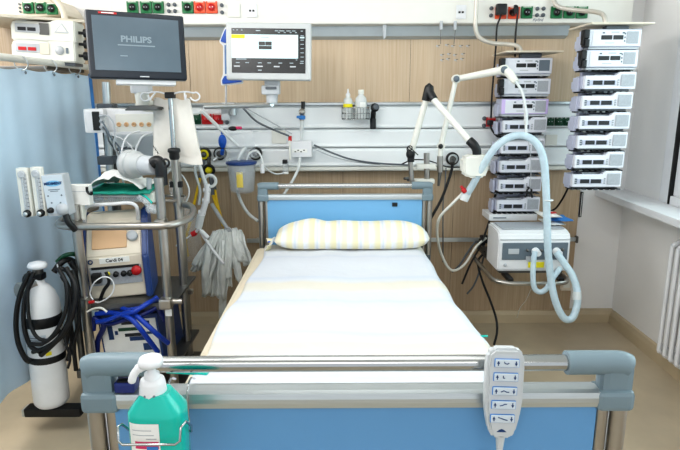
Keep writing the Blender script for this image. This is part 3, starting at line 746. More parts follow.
# ================================================================ ventilator on its shelf
YV = 3.02
zv0 = at(530, 272, YV).z; xa, xb = at(497, 272, YV).x, at(568, 272, YV).x; xc = (xa+xb)/2; zv1 = at(530, 232, YV).z; dv = .24
vt = thing('ventilator', 'white boxy ventilator with a slate control strip under the middle pump tower', 'ventilator', (xc, YV, zv0))
MB().prismx([(YV+.0, zv0+.01), (YV+.02, zv0), (YV+dv, zv0), (YV+dv, zv1+.003), (YV+.06, zv1+.003), (YV+.012, zv1-.012), (YV, zv1-.05)], xa, xb, 'white', .008).build('housing', vt)
MB().bx(xa+.03, xb-.02, YV+.05, YV+dv-.02, zv1+.003, zv1+.009, 'key', .004).build('top_plate', vt)
za_, zb2 = at(0, 262, YV).z, at(0, 245, YV).z
MB().bx(xa+.022, xb-.014, YV-.004, YV+.006, za_, zb2, 'slate', .003).build('control_strip', vt)
MB().bx(xa+.055, xa+.115, YV-.007, YV, za_+.034, zb2-.034, 'lgrey', .002).build('display', vt, 'small pale display')
MB().bx(xa+.006, xb-.006, YV-.002, YV+.004, zv1-.045, zv1-.041, 'lgrey').build('seam', vt)
for u, v in ((535, 251), (556, 251)):
    p = at(u, v, YV); MB().lathe((p.x, YV-.004, p.z), [(.022, 0), (.022, .01), (.017, .014), (.017, .05), (.015, .055)], 'white', (0, -1, 0)).build('hose_port', vt)
kb = 0
for u, v in ((527, 250), (541, 250), (547, 248), (551, 256), (562, 249)):
    p = at(u, v, YV); MB().lathe((p.x, YV-.003, p.z), [(.008, 0), (.008, .012), (.0005, .013)], 'dsteel', (0, -1, 0), 14).build('knob', vt)
p = at(530, 258, YV); MB().box((p.x, YV-.008, p.z), (.05, .016, .022), 'lgrey', .003).build('filter_block', vt)
p, q = at(528, 267.5, YV-.003), at(544, 262, YV-.003); MB().bx(p.x, q.x, YV-.006, YV-.001, p.z, q.z, 'yel_lab').build('yellow_label', vt, 'yellow sticker')
p = at(505, 265, YV); MB().lathe((p.x, YV-.001, p.z), [(.010, 0), (.009, .004), (.0005, .004)], 'lgrey', (0, -1, 0), 16).build('power_button', vt)
sh = thing('ventilator_shelf', 'steel wall shelf with tubular grab bar carrying the ventilator', 'shelf', (xc, YV+.2, zv0-.05))
MB().bx(xa+.02, xb-.02, YV+.03, YB-.06, zv0-.016, zv0-.002, 'dsteel', .003).build('shelf_plate', sh)
hz = zv0-.035
MB().tube(spline([(xa-.03, YV+.5, hz), (xa-.03, YV+.1, hz), (xa-.02, YV-.02, hz-.004), (xa+.05, YV-.07, hz-.008), (xc, YV-.075, hz-.008), (xb-.07, YV-.07, hz-.008), (xb-.015, YV-.03, hz-.004), (xb-.01, YV+.1, hz), (xb-.01, YV+.5, hz)], 6), .013, 'steel', 12).build('grab_bar', sh)
for x in (xa+.06, xb-.06): MB().box((x, YV+.0, hz+.008), (.03, .14, .022), 'black', .004).build('bar_clamp', sh)
MB().bx(xc-.03, xc+.03, YB-.062, YB-.05, zv0-.16, zv0+.06, 'dsteel', .003).build('rail_mount', sh)

# foil packs on the ventilator
random.seed(3)
for i, (u, v, m, lab) in enumerate(((553, 222, 'paper', 'white foil pack lying flat on the ventilator right side'), (560, 221, 'lblue', 'blue printed foil pack on the ventilator top behind the hose'), (549, 219, 'paper', 'crumpled white pack with red print on the ventilator top'))):
    p = at(u, v, YV+.16); k = MB(); ph_ = i*1.3
    zt2 = zv1+.018+.022*i
    k.surf(lambda a, b: Vector((p.x-.055+.11*a, YV+.10+.16*b, zt2+.010*math.sin(PI*a)*math.sin(PI*b)+.008*noise.noise(Vector((a*4, b*4, ph_))))), 10, 10, m)
    k.surf(lambda a, b: Vector((p.x-.055+.11*a, YV+.10+.16*b, zt2-.002)), 2, 2, m)
    o = k.build('foil_pack'); tag(o, lab, 'package', 'foil packs on the ventilator')
    if i != 1:
        MB().bx(p.x-.02, p.x+.03, YV+.13, YV+.16, zt2+.016, zt2+.020, 'red' if i else 'lblue').build('print_band', o)

# ---------------------------------------------------------------- big breathing hose
hp = ats([(466, 195, 2.98), (472, 186, 2.95), (484, 164, 2.9), (494, 149, 2.87), (506, 139, 2.85), (518, 135.5, 2.84), (530, 138, 2.83), (539, 147, 2.82), (544, 163, 2.82), (546, 190, 2.82), (547, 220, 2.82), (548, 250, 2.82), (551, 280, 2.82), (556, 303, 2.80), (564, 318, 2.79), (572, 318, 2.80), (577, 305, 2.82), (577, 290, 2.85), (572, 275, 2.89), (564, 263, 2.93), (556, 252, 2.96)])
sp_ = spline(hp, 12); sp2 = []
bh = thing('breathing_hose', 'thick pale blue ventilator hose arching over the middle tower and looping down', 'hose', hp[0])
MB().tube(sp_, .0195, 'hosecl', 14, rib=.06).build('corrugated_tube', bh)
MB().cyl(hp[0]+Vector((-.012, 0, -.03)), hp[0]+Vector((.004, 0, .012)), .024, 'milky', .026).build('end_cuff', bh)
MB().ring(at(548, 200, 2.82), (0, 0, 1), .023, .004, 'milky').build('hose_clip', bh)
MB().cyl(at(577, 300, 2.83), at(577, 292, 2.845), .023, 'milky').build('hose_clip', bh)
h2 = ats([(535, 251, 2.93), (533.5, 262, 2.92), (533, 278, 2.9), (535, 289, 2.89), (541, 292, 2.88), (547, 288, 2.87), (553, 278, 2.87), (560, 268, 2.9)])
tag(MB().tube(spline(h2, 8), .0150, 'hosecl', 12, rib=.06).build('breathing_hose'), 'short pale blue hose in a tight loop below the ventilator ports', 'hose')
tag(MB().tube(spline(ats([(466, 190, 2.99), (460, 196, 3.0), (452, 204, 3.02), (440, 217, 3.1), (437, 232, 3.2), (441, 253, 3.3), (451, 270, 3.3), (464, 265, 3.35), (476, 247, 3.4), (486, 238, 3.45)])), .008, 'offw', 10).build('pressure_tube'), 'white tube running from the hose mouth down beside the bed head', 'tube')
p = at(464, 190.5, 2.96)
tag(MB().lathe(p, [(.011, -.012), (.013, -.01), (.013, .01), (.011, .012)], 'red', (.5, 0, -.7), 14).lathe(p, [(.008, -.03), (.008, -.013)], 'red', (.5, 0, -.7), 14).build('tube_connector'), 'small red tube connector at the end of the breathing hose', 'connector')

# ---------------------------------------------------------------- holder arm with black joints
def armseg(mb, a, b, r0, r1, m='offw'): mb.cyl(a, b, r0, m, r1, 16)
ya = 3.2
ar = thing('hose_holder_arm', 'white two-part hose holder arm with black elbow standing over the bed head', 'support arm', at(412, 180, ya))
A0, A1, A2 = at(411, 153, ya), at(428, 93, ya-.05), at(474, 146, 2.95)
MB().cyl(A0, A1+(A0-A1)*.06, .0185, 'offw', .0165).build('lower_arm', ar)
MB().cyl(A1+(A2-A1)*.06, A2, .0175, 'offw', .0165).build('upper_arm', ar)
MB().tube(spline([A1+(A0-A1)*.12, A1+(A0-A1)*.03+Vector((0, 0, .012)), A1+Vector((.006, 0, .03)), A1+(A2-A1)*.04+Vector((.0, 0, .014)), A1+(A2-A1)*.13], 6), .0235, 'black', 14).build('elbow_joint', ar)
MB().tube(spline([A2+(A1-A2)*.1, A2+(A1-A2)*.02+Vector((.004, 0, 0)), A2+Vector((.014, 0, -.02)), A2+Vector((.018, 0, -.05))], 6), .0235, 'black', 14).build('wrist_joint', ar)
MB().ball(A0+Vector((-.002, 0, -.006)), .028, 'black', (.95, 1, 1.1)).cyl(A0+Vector((0, 0, -.02)), A0+Vector((0, 0, -.05)), .02, 'black').build('base_joint', ar)
MB().cyl(A0+Vector((-.002, 0, -.05)), at(412, 183, ya), .014, 'steel').build('stem', ar)
MB().ring(at(410, 148, ya-.03), (0, 1, 0), .012, .003, 'black').tube(spline([at(408, 152, ya-.02), at(407, 149, ya-.03), at(409, 147, ya-.04), at(418, 155, ya-.03)]), .003, 'black', 8).build('release_lever', ar)
a, b_ = at(461, 177, 2.95), at(486, 154, 2.95)
hb = MB(); hb.prism([(a.x, a.z+.02), (a.x+.03, a.z), (b_.x-.01, a.z+.0), (b_.x, a.z+.02), (b_.x+.012, b_.z-.01), (b_.x, b_.z), (a.x+.02, b_.z-.004), (a.x, b_.z-.02)], 2.90, 3.0, 'offw', .012)
tag(hb.build('hose_bracket'), 'chunky cream hose bracket hanging under the black wrist of the holder arm', 'bracket')
# rail clamp under the arm
cl = thing('rail_clamp', 'metal rail clamp block behind the right bed head grip', 'clamp', at(422, 180, 3.3))
for v, u0, u1 in ((166, 416, 435), (181, 414, 434)):
    p = at((u0+u1)/2, v, 3.28); MB().box(p, ((u1-u0)*3.3/560, .06, .026), 'offw', .006).build('clamp_jaw', cl)
p = at(426.5, 170, 3.28); MB().cyl(at(426.5, 153, 3.28), at(427, 188, 3.28), .017, 'steel').build('clamp_post', cl)
MB().cyl(at(411, 178, 3.26), at(404, 178.5, 3.24), .008, 'dsteel').cyl(at(409, 178, 3.25), at(409, 181, 3.25), .014, 'dsteel').build('clamp_screw', cl)

# reading lamp arm
yl = 3.3
ln = thing('examination_lamp', 'slim jointed white lamp arm with grey discs in front of the oak wall', 'lamp', at(440, 185, yl))
B0, B1, B2 = at(441, 146, yl), at(456, 79, yl), at(503.5, 70, 3.15)
MB().cyl(B0, B1, .0165, 'offw', .0135).build('lower_arm', ln)
MB().cyl(B1, B2, .0165, 'offw', .022).build('upper_arm', ln)
for p, r in ((B1, .024), (B2, .026)):
    MB().lathe(p+Vector((0, .02, 0)), [(r, 0), (r, .045), (r*.8, .048)], 'offw', (0, -1, 0)).build('joint', ln)
    MB().lathe(p+Vector((-.004, -.028, 0)), [(r*.72, 0), (r*.72, .005), (.0005, .006)], 'slate', (0, -1, 0)).build('joint_disc', ln)
MB().lathe(B0+Vector((0, .01, 0)), [(.022, 0), (.022, .03)], 'offw', (0, -1, 0)).lathe(B0+Vector((-.006, -.022, 0)), [(.014, 0), (.014, .004), (.0005, .005)], 'black', (0, -1, 0)).build('joint', ln)
MB().cyl(B0+Vector((0, 0, -.01)), at(440, 158, yl), .015, 'offw').build('collar', ln)
MB().cyl(at(440, 156, yl), at(440, 172, yl), .0175, 'steel').cyl(at(440, 172, yl), at(438.5, 186, yl), .012, 'dsteel', .007).build('socket_pin', ln)
MB().tube([B2, at(509, 73, 3.12), at(516, 82, 3.08)], [.024, .024, .018], 'offw', 16).build('lamp_head', ln)
MB().tube(spline(ats([(515, 80, 3.08), (522, 92, 3.06), (525.5, 108, 3.05), (526, 125, 3.05), (526, 136, 3.0)]), 8), .0075, 'milky', 10).build('gooseneck', ln)
MB().cyl(at(526, 112, 3.05), at(526, 124, 3.05), .011, 'milky', .011).build('tip', ln)
# thin drop line with hook
tag(MB().tube(spline(ats([(526, 133, 3.1), (530, 150, 3.2), (531, 170, 3.22), (530, 190, 3.26)])), .002, 'lgrey', 6).build('drip_line'), 'thin clear line hanging in front of the middle tower pumps', 'line')

# ---------------------------------------------------------------- cables along the panel right side
tag(MB().tube(spline(ats([(452.5, 160, 3.5), (452, 168, 3.47), (448, 182, 3.42), (441, 200, 3.4), (431, 218, 3.38), (424, 232, 3.4)])), .009, 'rubber').tube(ats([(452.5, 158, 3.53), (452.4, 164, 3.48)]), .016, 'dsteel').build('gas_hose'), 'black gas hose plugged into the outlet beside the holder arm', 'hose')
tag(MB().tube(spline(ats([(446, 168, 3.45), (445, 185, 3.42), (443, 205, 3.42), (443, 240, 3.45), (443, 262, 3.5)])), .004, 'dgrey', 8).build('grey_line'), 'thin grey line hanging down right of the lamp pin', 'line')
tag(MB().tube(spline(ats([(402, 164, 3.5), (412, 160, 3.45), (425, 160, 3.42), (436, 163, 3.42), (448, 167, 3.45), (461, 167.5, 3.46)])), .004, 'rubber', 8).build('thin_cable'), 'thin black cable running right along the panel behind the holder arm', 'cable')
for pts, r, m, lab in ((((497, 186, 3.5), (493, 205, 3.48), (488, 225, 3.45), (480, 246, 3.42), (470, 265, 3.38), (462, 284, 3.36)), .0065, 'rubber', 'black cable slanting down left from the middle tower to the floor side of the bed'),
    (((484, 246, 3.5), (476, 242, 3.48), (468, 252, 3.45), (459, 266, 3.42), (452, 272, 3.42)), .007, 'dgrey', 'grey cable loop in front of the lower wall rail'),
    (((485, 252, 3.45), (478, 262, 3.42), (482, 280, 3.36), (490, 300, 3.3), (496, 318, 3.25), (497, 332, 3.2), (494, 345, 3.15)), .0075, 'rubber', 'black power cable hanging from the ventilator shelf down to the floor'),
    (((484, 256, 3.5), (480, 270, 3.45), (474, 285, 3.42), (467, 294, 3.42)), .006, 'dgrey', 'dark cable trailing low behind the ventilator shelf')):
    tag(MB().tube(spline(ats(pts)), r, m, 8).build('power_cable'), lab, 'cable')
tag(MB().tube(spline(ats([(531, 289, 3.3), (526, 300, 3.4), (520, 308, 3.5), (517, 318, 3.55)])), .0025, 'offw', 6).build('thin_line'), 'thin white line dangling under the ventilator shelf', 'line')
tag(MB().box(at(484, 239, 3.5), (.05, .05, .05), 'black', .01).box(at(482, 242, 3.46), (.03, .06, .03), 'black', .006).build('rail_socket'), 'black cable clamp on the lower wall rail left of the ventilator', 'clamp')
tag(MB().tube(spline(ats([(490, 124, 3.5), (492, 130, 3.46), (497, 136, 3.42), (503, 137, 3.42)])), .006, 'rubber', 8).box(at(490, 122.5, 3.52), (.03, .05, .03), 'rubber', .006).build('power_plug'), 'black plug in the red panel socket left of the middle tower', 'plug')

# ================================================================ wire basket, bottles, scope handle, panel fittings
yb = 3.5
bs = thing('wire_basket', 'small wire basket on the white supply panel holding two bottles', 'basket', at(355, 121, yb))
p0, p1, p2, p3 = at(342, 119, yb), at(369, 119, yb), at(342, 107.5, yb), at(369, 107.5, yb)
k = MB(); y0, y1 = yb-.05, yb+.05
for zz in (p0.z, (p0.z+p2.z)/2, p2.z): k.tube([(p0.x, y1, zz), (p0.x, y0, zz), (p1.x, y0, zz), (p1.x, y1, zz)], .0022, 'chrome', 6, closed=True)
n = 9
for i in range(n+1):
    x = p0.x+(p1.x-p0.x)*i/n; k.tube([(x, y1, p2.z), (x, y1, p0.z), (x, y0, p0.z), (x, y0, p2.z)], .0016, 'chrome', 6)
k.build('wire_mesh', bs)
MB().bx(p0.x-.0, p1.x, yb+.052, YP-.0, p2.z-.01, p2.z+.004, 'steel', .002).build('hanger_plate', bs)
zb_ = p0.z+.003
q = at(348, 100, yb); r = .028
b1 = thing('spray_bottle', 'white nozzle bottle with yellow band in the wire basket', 'bottle', (q.x, yb, zb_))
MB().lathe((q.x, yb, zb_), [(r*.9, 0), (r, .004), (r, .105), (r*.86, .118), (.012, .128), (.011, .135)], 'milky').build('bottle_body', b1)
MB().lathe((q.x, yb, zb_+.066), [(r+.0008, 0), (r+.0008, .022)], 'yel_lab').build('yellow_band', b1)
MB().lathe((q.x, yb, zb_+.132), [(.014, 0), (.014, .014), (.007, .02), (.004, .045), (.0005, .046)], 'white').build('nozzle', b1)
q = at(361, 100, yb); r = .036
b2 = thing('squat_bottle', 'wider clear bottle with white cap beside the yellow-banded one in the wire basket', 'bottle', (q.x, yb, zb_))
MB().lathe((q.x, yb, zb_), [(r*.92, 0), (r, .005), (r, .10), (r*.9, .122), (.016, .14), (.015, .148)], 'milky').build('bottle_body', b2)
MB().lathe((q.x, yb, zb_+.146), [(.018, 0), (.018, .022), (.015, .026), (.0005, .026)], 'offw').build('cap', b2)
MB().surf(lambda i, j: Vector((q.x+(r+.0006)*math.sin(-.2+1.0*i), yb-(r+.0006)*math.cos(-.2+1.0*i), zb_+.062+.036*j)), 8, 1, 'paper').build('paper_label', b2)
ot = thing('otoscope', 'black handheld scope hanging head-up right of the wire basket', 'instrument', at(373, 129, yb))
MB().tube(spline([at(373, 129, 3.52), at(373, 126, 3.52), at(373, 119, 3.52), at(373.5, 111, 3.5)], 6), [.015]+[.019]*12+[.016]*5+[.013], 'black', 14).build('handle', ot)
MB().lathe(at(375, 107.5, 3.5), [(.012, -.02), (.024, -.012), (.027, 0), (.024, .010), (.017, .014), (.0005, .014)], 'black', (.35, -1, .25)).build('head', ot)
MB().lathe(at(375.3, 107.2, 3.5), [(.018, .0145), (.014, .017), (.0005, .0175)], 'dgrey', (.35, -1, .25)).build('lens', ot)
# regulator with blue collar above the small white box
rg = thing('vacuum_regulator', 'small brass and blue rail regulator with black tip above the white module', 'regulator', at(302, 130, 3.5))
MB().cyl(at(302.5, 112, 3.52), at(302, 121, 3.52), .014, 'steel').ball(at(302, 112, 3.51), .021, 'steel').build('regulator_body', rg)
MB().cyl(at(303, 109, 3.52), at(303, 101.5, 3.52), .012, 'black').build('tip', rg)
MB().lathe(at(302, 117.5, 3.51), [(.016, -.012), (.021, -.008), (.021, .008), (.016, .012)], 'lblue').box(at(299, 117, 3.5), (.03, .016, .016), 'lblue', .005).build('collar', rg)
MB().cyl(at(302, 121, 3.52), at(301.5, 140, 3.52), .013, 'milky', .009).build('clear_stem', rg)
sm_ = thing('sensor_module', 'white square module with printed label on the middle of the supply panel', 'module', at(300, 157, 3.53))
p, q = at(291, 157, 3.53), at(312, 141, 3.53)
MB().bx(p.x, q.x, 3.51, YP-.004, p.z, q.z, 'white', .006).build('housing', sm_)
MB().bx(p.x+.01, q.x-.03, 3.507, 3.512, p.z+.03, p.z+.052, 'paper', .001).build('paper_label', sm_)
k = MB()
for i in range(4): k.box((p.x+.03+i*.018, 3.5065, p.z+.035+.009*(i % 2)), (.011, .001, .006), 'inkblk')
k.build('print_marks', sm_)
MB().box(at(290, 150, 3.5), (.012, .03, .12), 'offw', .004).cyl(at(290, 136, 3.5), at(290, 141, 3.5), .011, 'red').build('side_clip', sm_)
fm = thing('flow_gauge', 'small clear flow gauge with black top below the white module', 'gauge', at(285, 172, 3.52))
MB().box(at(285.5, 167, 3.52), (.036, .03, .07), 'clear', .004).box(at(285.5, 173, 3.515), (.036, .03, .012), 'paper', .003).build('tube_block', fm)
MB().box(at(285, 161.5, 3.51), (.03, .035, .024), 'black', .004).build('top_cap', fm)
# leads along the panel
for pts, r, m, nm, lab, cat in (
    (((243, 108, 3.5), (256, 121, 3.47), (272, 129, 3.47), (289, 136, 3.48)), .006, 'dgrey', 'sensor_cable', 'grey cable from the wall arm base to the white module', 'cable'),
    (((244, 107, 3.5), (262, 117, 3.5), (278, 126, 3.5), (292, 134, 3.5)), .0035, 'lgrey', 'sensor_cable', 'thin pale cable above the grey one left of the white module', 'cable'),
    (((314, 145, 3.5), (330, 152, 3.48), (350, 159, 3.48), (375, 163, 3.49), (408, 165, 3.5)), .0055, 'dgrey', 'sensor_cable', 'dark cable sagging from the white module right along the panel', 'cable'),
    (((314, 149, 3.5), (334, 157, 3.5), (356, 162, 3.5), (380, 164.5, 3.5)), .003, 'lgrey', 'sensor_cable', 'thin pale line under the dark cable right of the module', 'cable'),
    (((262, 163, 3.48), (268, 170, 3.45), (276, 174, 3.46), (284, 173, 3.49)), .005, 'milky', 'clear_tube', 'short white tube looping to the small flow gauge', 'tube'),
    (((300, 158, 3.5), (299, 166, 3.45), (294, 178, 3.4), (284, 194, 3.36), (276, 206, 3.32)), .0085, 'milky', 'clear_tube', 'white tube dropping from the module behind the bed head', 'tube'),
    (((229, 158, 3.46), (234, 178, 3.42), (240, 199, 3.4), (248, 213, 3.38), (258, 221, 3.34)), .0095, 'milky', 'suction_tube', 'white suction tube curving from the outlets to the bed head', 'tube')):
    tag(MB().tube(spline(ats(pts)), r, m, 10).build(nm), lab, cat)

# ================================================================ curtain on its rail
XC, ZT = -1.53, 1.672
cu = MB()
def cur(i, j):
    y = .75+i*(3.52-.75); amp = .003+.009*(1-j)
    x = XC+amp*math.sin(y*13+.6*math.sin(y*5))+.006*math.sin(y*31)*(1-j*.6)
    zz = .19+(ZT-.19)*j - (.012*abs(math.sin(y*PI/.28)) if j > .99 else 0)
    return Vector((x, y, zz))
cu.surf(cur, 170, 16, 'curtain')
cur_o = cu.build('privacy_curtain'); tag(cur_o, 'light blue privacy curtain hanging in soft folds along the left side', 'curtain')
MB().surf(lambda i, j: Vector((XC+.004+.010*i, 3.521+.004*math.sin(j*9), .19+(ZT-.19)*j))+Vector((.01*i, 0, 0)), 3, 30, 'curtain_hem').build('side_hem', cur_o, 'darker blue side hem')
for k in range(10):
    y = .84+k*.28
    MB().ball((XC+.016, y, ZT-.022), .008, 'slate', (.6, 1, 1)).build('eyelet', cur_o)
cr = thing('curtain_rail', 'white curtain rail with open rings above the light blue curtain', 'curtain rail', (XC, 2.1, 1.70))
MB().cyl((XC, .6, 1.712), (XC, YB+.01, 1.712), .0175, 'offw').build('rail_tube', cr)
MB().lathe((XC, YB+.012, 1.712), [(.04, 0), (.04, .012), (.022, .02)], 'offw', (0, -1, 0)).build('wall_flange', cr)
for k in range(10):
    y = .84+k*.28; MB().ring((XC, y, 1.694), (0, 1, .12), .033, .0035, 'alu', 20, 6).build('curtain_ring', cr)

# ================================================================ neighbouring bay behind the curtain
yn = 3.35
nb = thing('bay_console', 'cream arched-end supply console with green sockets above the left curtain', 'supply console', at(20, 20, yn))
a = at(-30, 24, yn); pts = []
b_ = at(64, 15, yn)
poly = [(a.x, at(0, 20, yn).z)]
poly += [(at(u, v, yn).x, at(u, v, yn).z) for u, v in ((56, 15.5), (60, 14), (58.5, 9), (54, 3), (48, -3), (-30, -3))]
MB().prism(poly, yn, YB+.01, 'cream', .004).build('housing', nb)
arc = spline(ats([(65, 21, yn-.03), (63.5, 12, yn-.03), (59, 4, yn-.03), (52, -3, yn-.03), (40, -9, yn-.03)]), 6)
MB().tube(arc, .018, 'cream', 10).build('end_arch', nb)
for u in (29, 41.5, 52.5): 
    sp = frame(at(u, 8+(u > 50), yn-.002)); sock(sp, 'green', nb, .062)
k = MB(frame(at(20, 8, yn-.002)))
for i in range(3): k.cyl((0, 0, -.02+i*.02), (0, -.006, -.02+i*.02), .006, 'dgrey')
k.build('indicator_dots', nb)
# flat tray plate
pt = thing('device_shelf', 'thin pale shelf plate over the two stacked units behind the curtain', 'shelf', at(40, 20, yn))
c0_, c1_, c2_, c3_ = at(-20, 15, 3.0), at(85, 23, 3.3), at(70, 17, 3.62), at(-20, 12.5, 3.5)
zz = at(85, 22.5, 3.3).z
MB().faces([Vector((p.x, p.y, zz+dz)) for dz in (0, .014) for p in (c0_, c1_, c2_, c3_)], [(0, 1, 2, 3), (7, 6, 5, 4), (0, 4, 5, 1), (1, 5, 6, 2), (2, 6, 7, 3), (3, 7, 4, 0)], 'cream').build('plate', pt)
MB().bx(c2_.x-.06, c2_.x-.01, 3.5, YB, zz-.05, zz-.002, 'dsteel', .004).build('plate_bracket', pt)
# glove box roll under it
def unit(lab, uc, vb, scr, tri):
    p = at(uc, vb, 3.18); t = thing('bedside_unit', lab, 'medical unit', frame(p, (1, .1, -.05)), 'stacked units behind the curtain')
    sp = WM[t.as_pointer()]; w, h = .33, .115
    MB(sp).prism([(-w/2, 0), (w/2, 0), (w/2+.0, h), (.06, h), (.03, h-.015), (-w/2+.02, h-.01), (-w/2, h-.03)], 0, .16, 'offw', .007).build('housing', t)
    MB(sp).box((-.075, -.003, .065), (.13, .006, .045), 'lgrey', .003).build('screen_frame', t)
    for x in (-.105, -.055): MB(sp).box((x, -.007, .06), (.042, .004, .018), scr, .002).build('display', t)
    MB(sp).box((.008, -.003, .065), (.05, .006, .06), 'dsteel' if tri else 'cream', .003).build('side_panel', t)
    if tri: MB(sp).prism([(.06, .05), (.135, .05), (.1, .1)], -.004, 0, 'lgrey').prism([(.07, .055), (.125, .055), (.1, .092)], -.005, 0, 'offw').build('triangle_mark', t)
    else:
        MB(sp).lathe((.085, -.002, .06), [(.024, 0), (.022, .006), (.0005, .006)], 'lgrey', (0, -1, 0)).box((.125, -.002, .06), (.012, .006, .03), 'slate', .002).build('dial', t)
    MB(sp).box((-.1, .02, .1), (.02, .02, .02), 'lgrey', .004).build('button', t)
    MB(sp).bx(-w/2+.04, w/2-.01, .02, .15, -.018, -.001, 'dgrey', .004).build('foot_rail', t)
    for zz_ in ((.06, -.0) if tri else (.04,)):
        MB(sp).cyl((w/2, .06, zz_), (w/2+.03, .06, zz_), .008, 'black').lathe((w/2+.028, .06, zz_), [(.022, 0), (.024, .008), (.02, .022), (.0005, .024)], 'black', (1, 0, 0), 16).build('clamp_knob', t)
    return t
unit('upper of two pale stacked units behind the curtain, with a triangle mark', 43.5, 41.5, 'inkblk', True)
unit('lower of two pale stacked units behind the curtain, with red display', 44, 61, 'red', False)
zz = at(44, 62, 3.2).z-.02
tag(MB().bx(-1.95, -1.60, 3.18, YB+.005, zz-.02, zz-.001, 'dsteel', .004).build('unit_bracket'), 'grey bracket plate under the lower stacked unit behind the curtain', 'bracket')

# ================================================================ two monitors
def monitor_frame(TL, TR, BL, BR):
    x = ((TR-TL)+(BR-BL)); up = ((TL-BL)+(TR-BR)); c = (TL+TR+BL+BR)/4
    return frame(c, x, up), x.length/2, up.length/2
ym = 2.62
sp, w, h = monitor_frame(at(83.5, 8.5, ym-.10), at(184, 16, ym+.07), at(90, 78, ym-.13), at(187, 80.5, ym+.04))
m1 = thing('patient_monitor', 'large tilted black-framed monitor with a dim grey screen above the equipment cart', 'monitor', sp)
MB(sp).box((0, .022, 0), (w, .044, h), 'navy', .014, seg=3).box((0, .05, -.02), (w*.7, .03, h*.6), 'dgrey', .012).build('casing', m1)
MB(sp).box((0, -.001, .006), (w*.875, .004, h*.80), 'scr_dark', .001).build('screen', m1)
s2 = off(sp, 0, -.0035, 0)
lettering('PHILIPS', .036, off(s2, -.005, 0, .026), 'scr_dim', m1, sx=1.12, bold=.0012)
MB(off(s2, -.005, 0, .001)).box((0, 0, 0), (.155, .0006, .005), 'scr_dim').build('underline', m1)
MB(off(s2, -.06, 0, -.045)).box((0, 0, 0), (.03, .0006, .004), 'scr_dim').build('small_print', m1)
MB(off(sp, -.115, -.001, h/2-.011)).box((0, 0, 0), (.075, .004, .008), 'red', .002).box((0, -.001, 0), (.05, .004, .004), 'paper', .001).build('alarm_light', m1, 'red and white alarm light')
MB(off(sp, .02, -.001, -h/2+.012)).box((0, 0, 0), (.04, .003, .005), 'lgrey', .001).build('maker_badge', m1)
# mount
mm = thing('monitor_mount', 'white wall arm carrying the tilted black-framed monitor', 'mount', at(143, 100, 2.85))
q = sp @ Vector((.0, .07, -h/2-.012))
MB(sp).box((.03, .05, -h/2-.008), (w*.62, .06, .022), 'white', .005).build('tray_lip', mm)
p0 = at(140, 88, 2.78); 
MB().box(p0+Vector((0, .02, 0)), (.09, .07, .05), 'white', .012).cyl(p0+Vector((.0, .02, -.02)), p0+Vector((.0, .02, -.09)), .035, 'offw', .03).build('swivel', mm)
MB().tube(spline([p0+Vector((-.0, .04, -.085)), p0+Vector((.03, .25, -.095)), at(140, 106, 3.3), at(150, 104, YP-.01)]), .028, 'offw', 12).build('arm', mm)
MB().prism([(p0.x-.06, p0.z-.105), (p0.x+.10, p0.z-.105), (p0.x+.11, p0.z-.092), (p0.x+.05, p0.z-.08), (p0.x-.03, p0.z-.082)], p0.y-.08, p0.y+.06, 'dsteel', .006).build('pivot_plate', mm)

y2 = 3.12
sp, w, h = monitor_frame(at(225.5, 22, y2), at(311.5, 23, y2), at(226.5, 79.5, y2-.03), at(311, 80.5, y2-.03))
m2 = thing('ventilator_display', 'white-framed display with a bright settings page in front of the oak', 'monitor', sp)
MB(sp).box((0, .02, 0), (w, .04, h), 'casing', .013, seg=3).build('casing', m2)
sw, sh_ = w*.865, h*.775
MB(sp).box((0, -.001, .003), (sw, .004, sh_), 'scr_black', .001).build('screen', m2)
S = lambda x, zz: off(sp, -sw/2+x*sw, -.0036, .003-sh_/2+zz*sh_)
MB(S(.45, .595)).box((0, 0, 0), (sw*.90, .001, sh_*.53), 'scr_white').build('settings_page', m2, 'bright white page')
MB(S(.09, .81)).box((0, -.0012, 0), (sw*.18, .001, sh_*.085), 'yel_lab').build('alarm_banner', m2, 'yellow banner')
MB(S(.41, .66)).box((0, -.0012, 0), (sw*.085, .001, sh_*.085), 'scr_black').box((sw*.09, -.0012, 0), (sw*.085, .001, sh_*.085), 'scr_black').box((sw*.045, -.0012, -sh_*.092), (sw*.175, .001, sh_*.075), 'scr_black').build('menu_tile', m2)
scr = [o for o in bpy.data.objects if o.parent == m2 and o.name.startswith('screen')][0]
def tick(x, zz, a, m='scr_text', t=.018):
    c = S(x, zz) @ Vector((0, -.0012, 0)); MB(sp).box(sp.inverted() @ c, (a*sw, .001, t*sh_), m).build('screen_text', scr)
for x in (.03, .08, .14): tick(x, .955, .02)
for x, a in ((.36, .06), (.61, .05), (.68, .07), (.77, .06), (.84, .05), (.95, .03)): tick(x, .945, a)
for x in (.64, .72, .80, .87): tick(x, .91, .025)
tick(.45, .80, .11, 'key'); tick(.13, .305, .14); tick(.88, .30, .02)
for x in (.08, .21, .38, .51, .66, .81, .95): tick(x, .225, .05)
for x in (.07, .38, .61, .83): tick(x, .145, .08, 'lgrey', .03)
tick(.38, .06, .05)
for i in range(7): tick(.955, .84-.095*i, .045)
tick(.955, .80, .06, 'scr_white', .03)
mt2 = thing('display_mount', 'grey swivel arm under the white-framed display on the wall panel', 'mount', at(271, 104, 3.3))
p = at(272, 81, 3.16)
MB().box(p+Vector((0, .02, .01)), (.085, .05, .10), 'lgrey', .012).build('tilt_neck', mt2)
MB().box(at(271, 90, 3.18), (.10, .07, .05), 'lgrey', .012).box(at(271, 88, 3.142), (.06, .008, .014), 'dgrey', .003).build('swivel_block', mt2)
MB().cyl(at(272, 93, 3.19), at(272, 103, 3.19), .034, 'lgrey', .03).build('pivot', mt2)
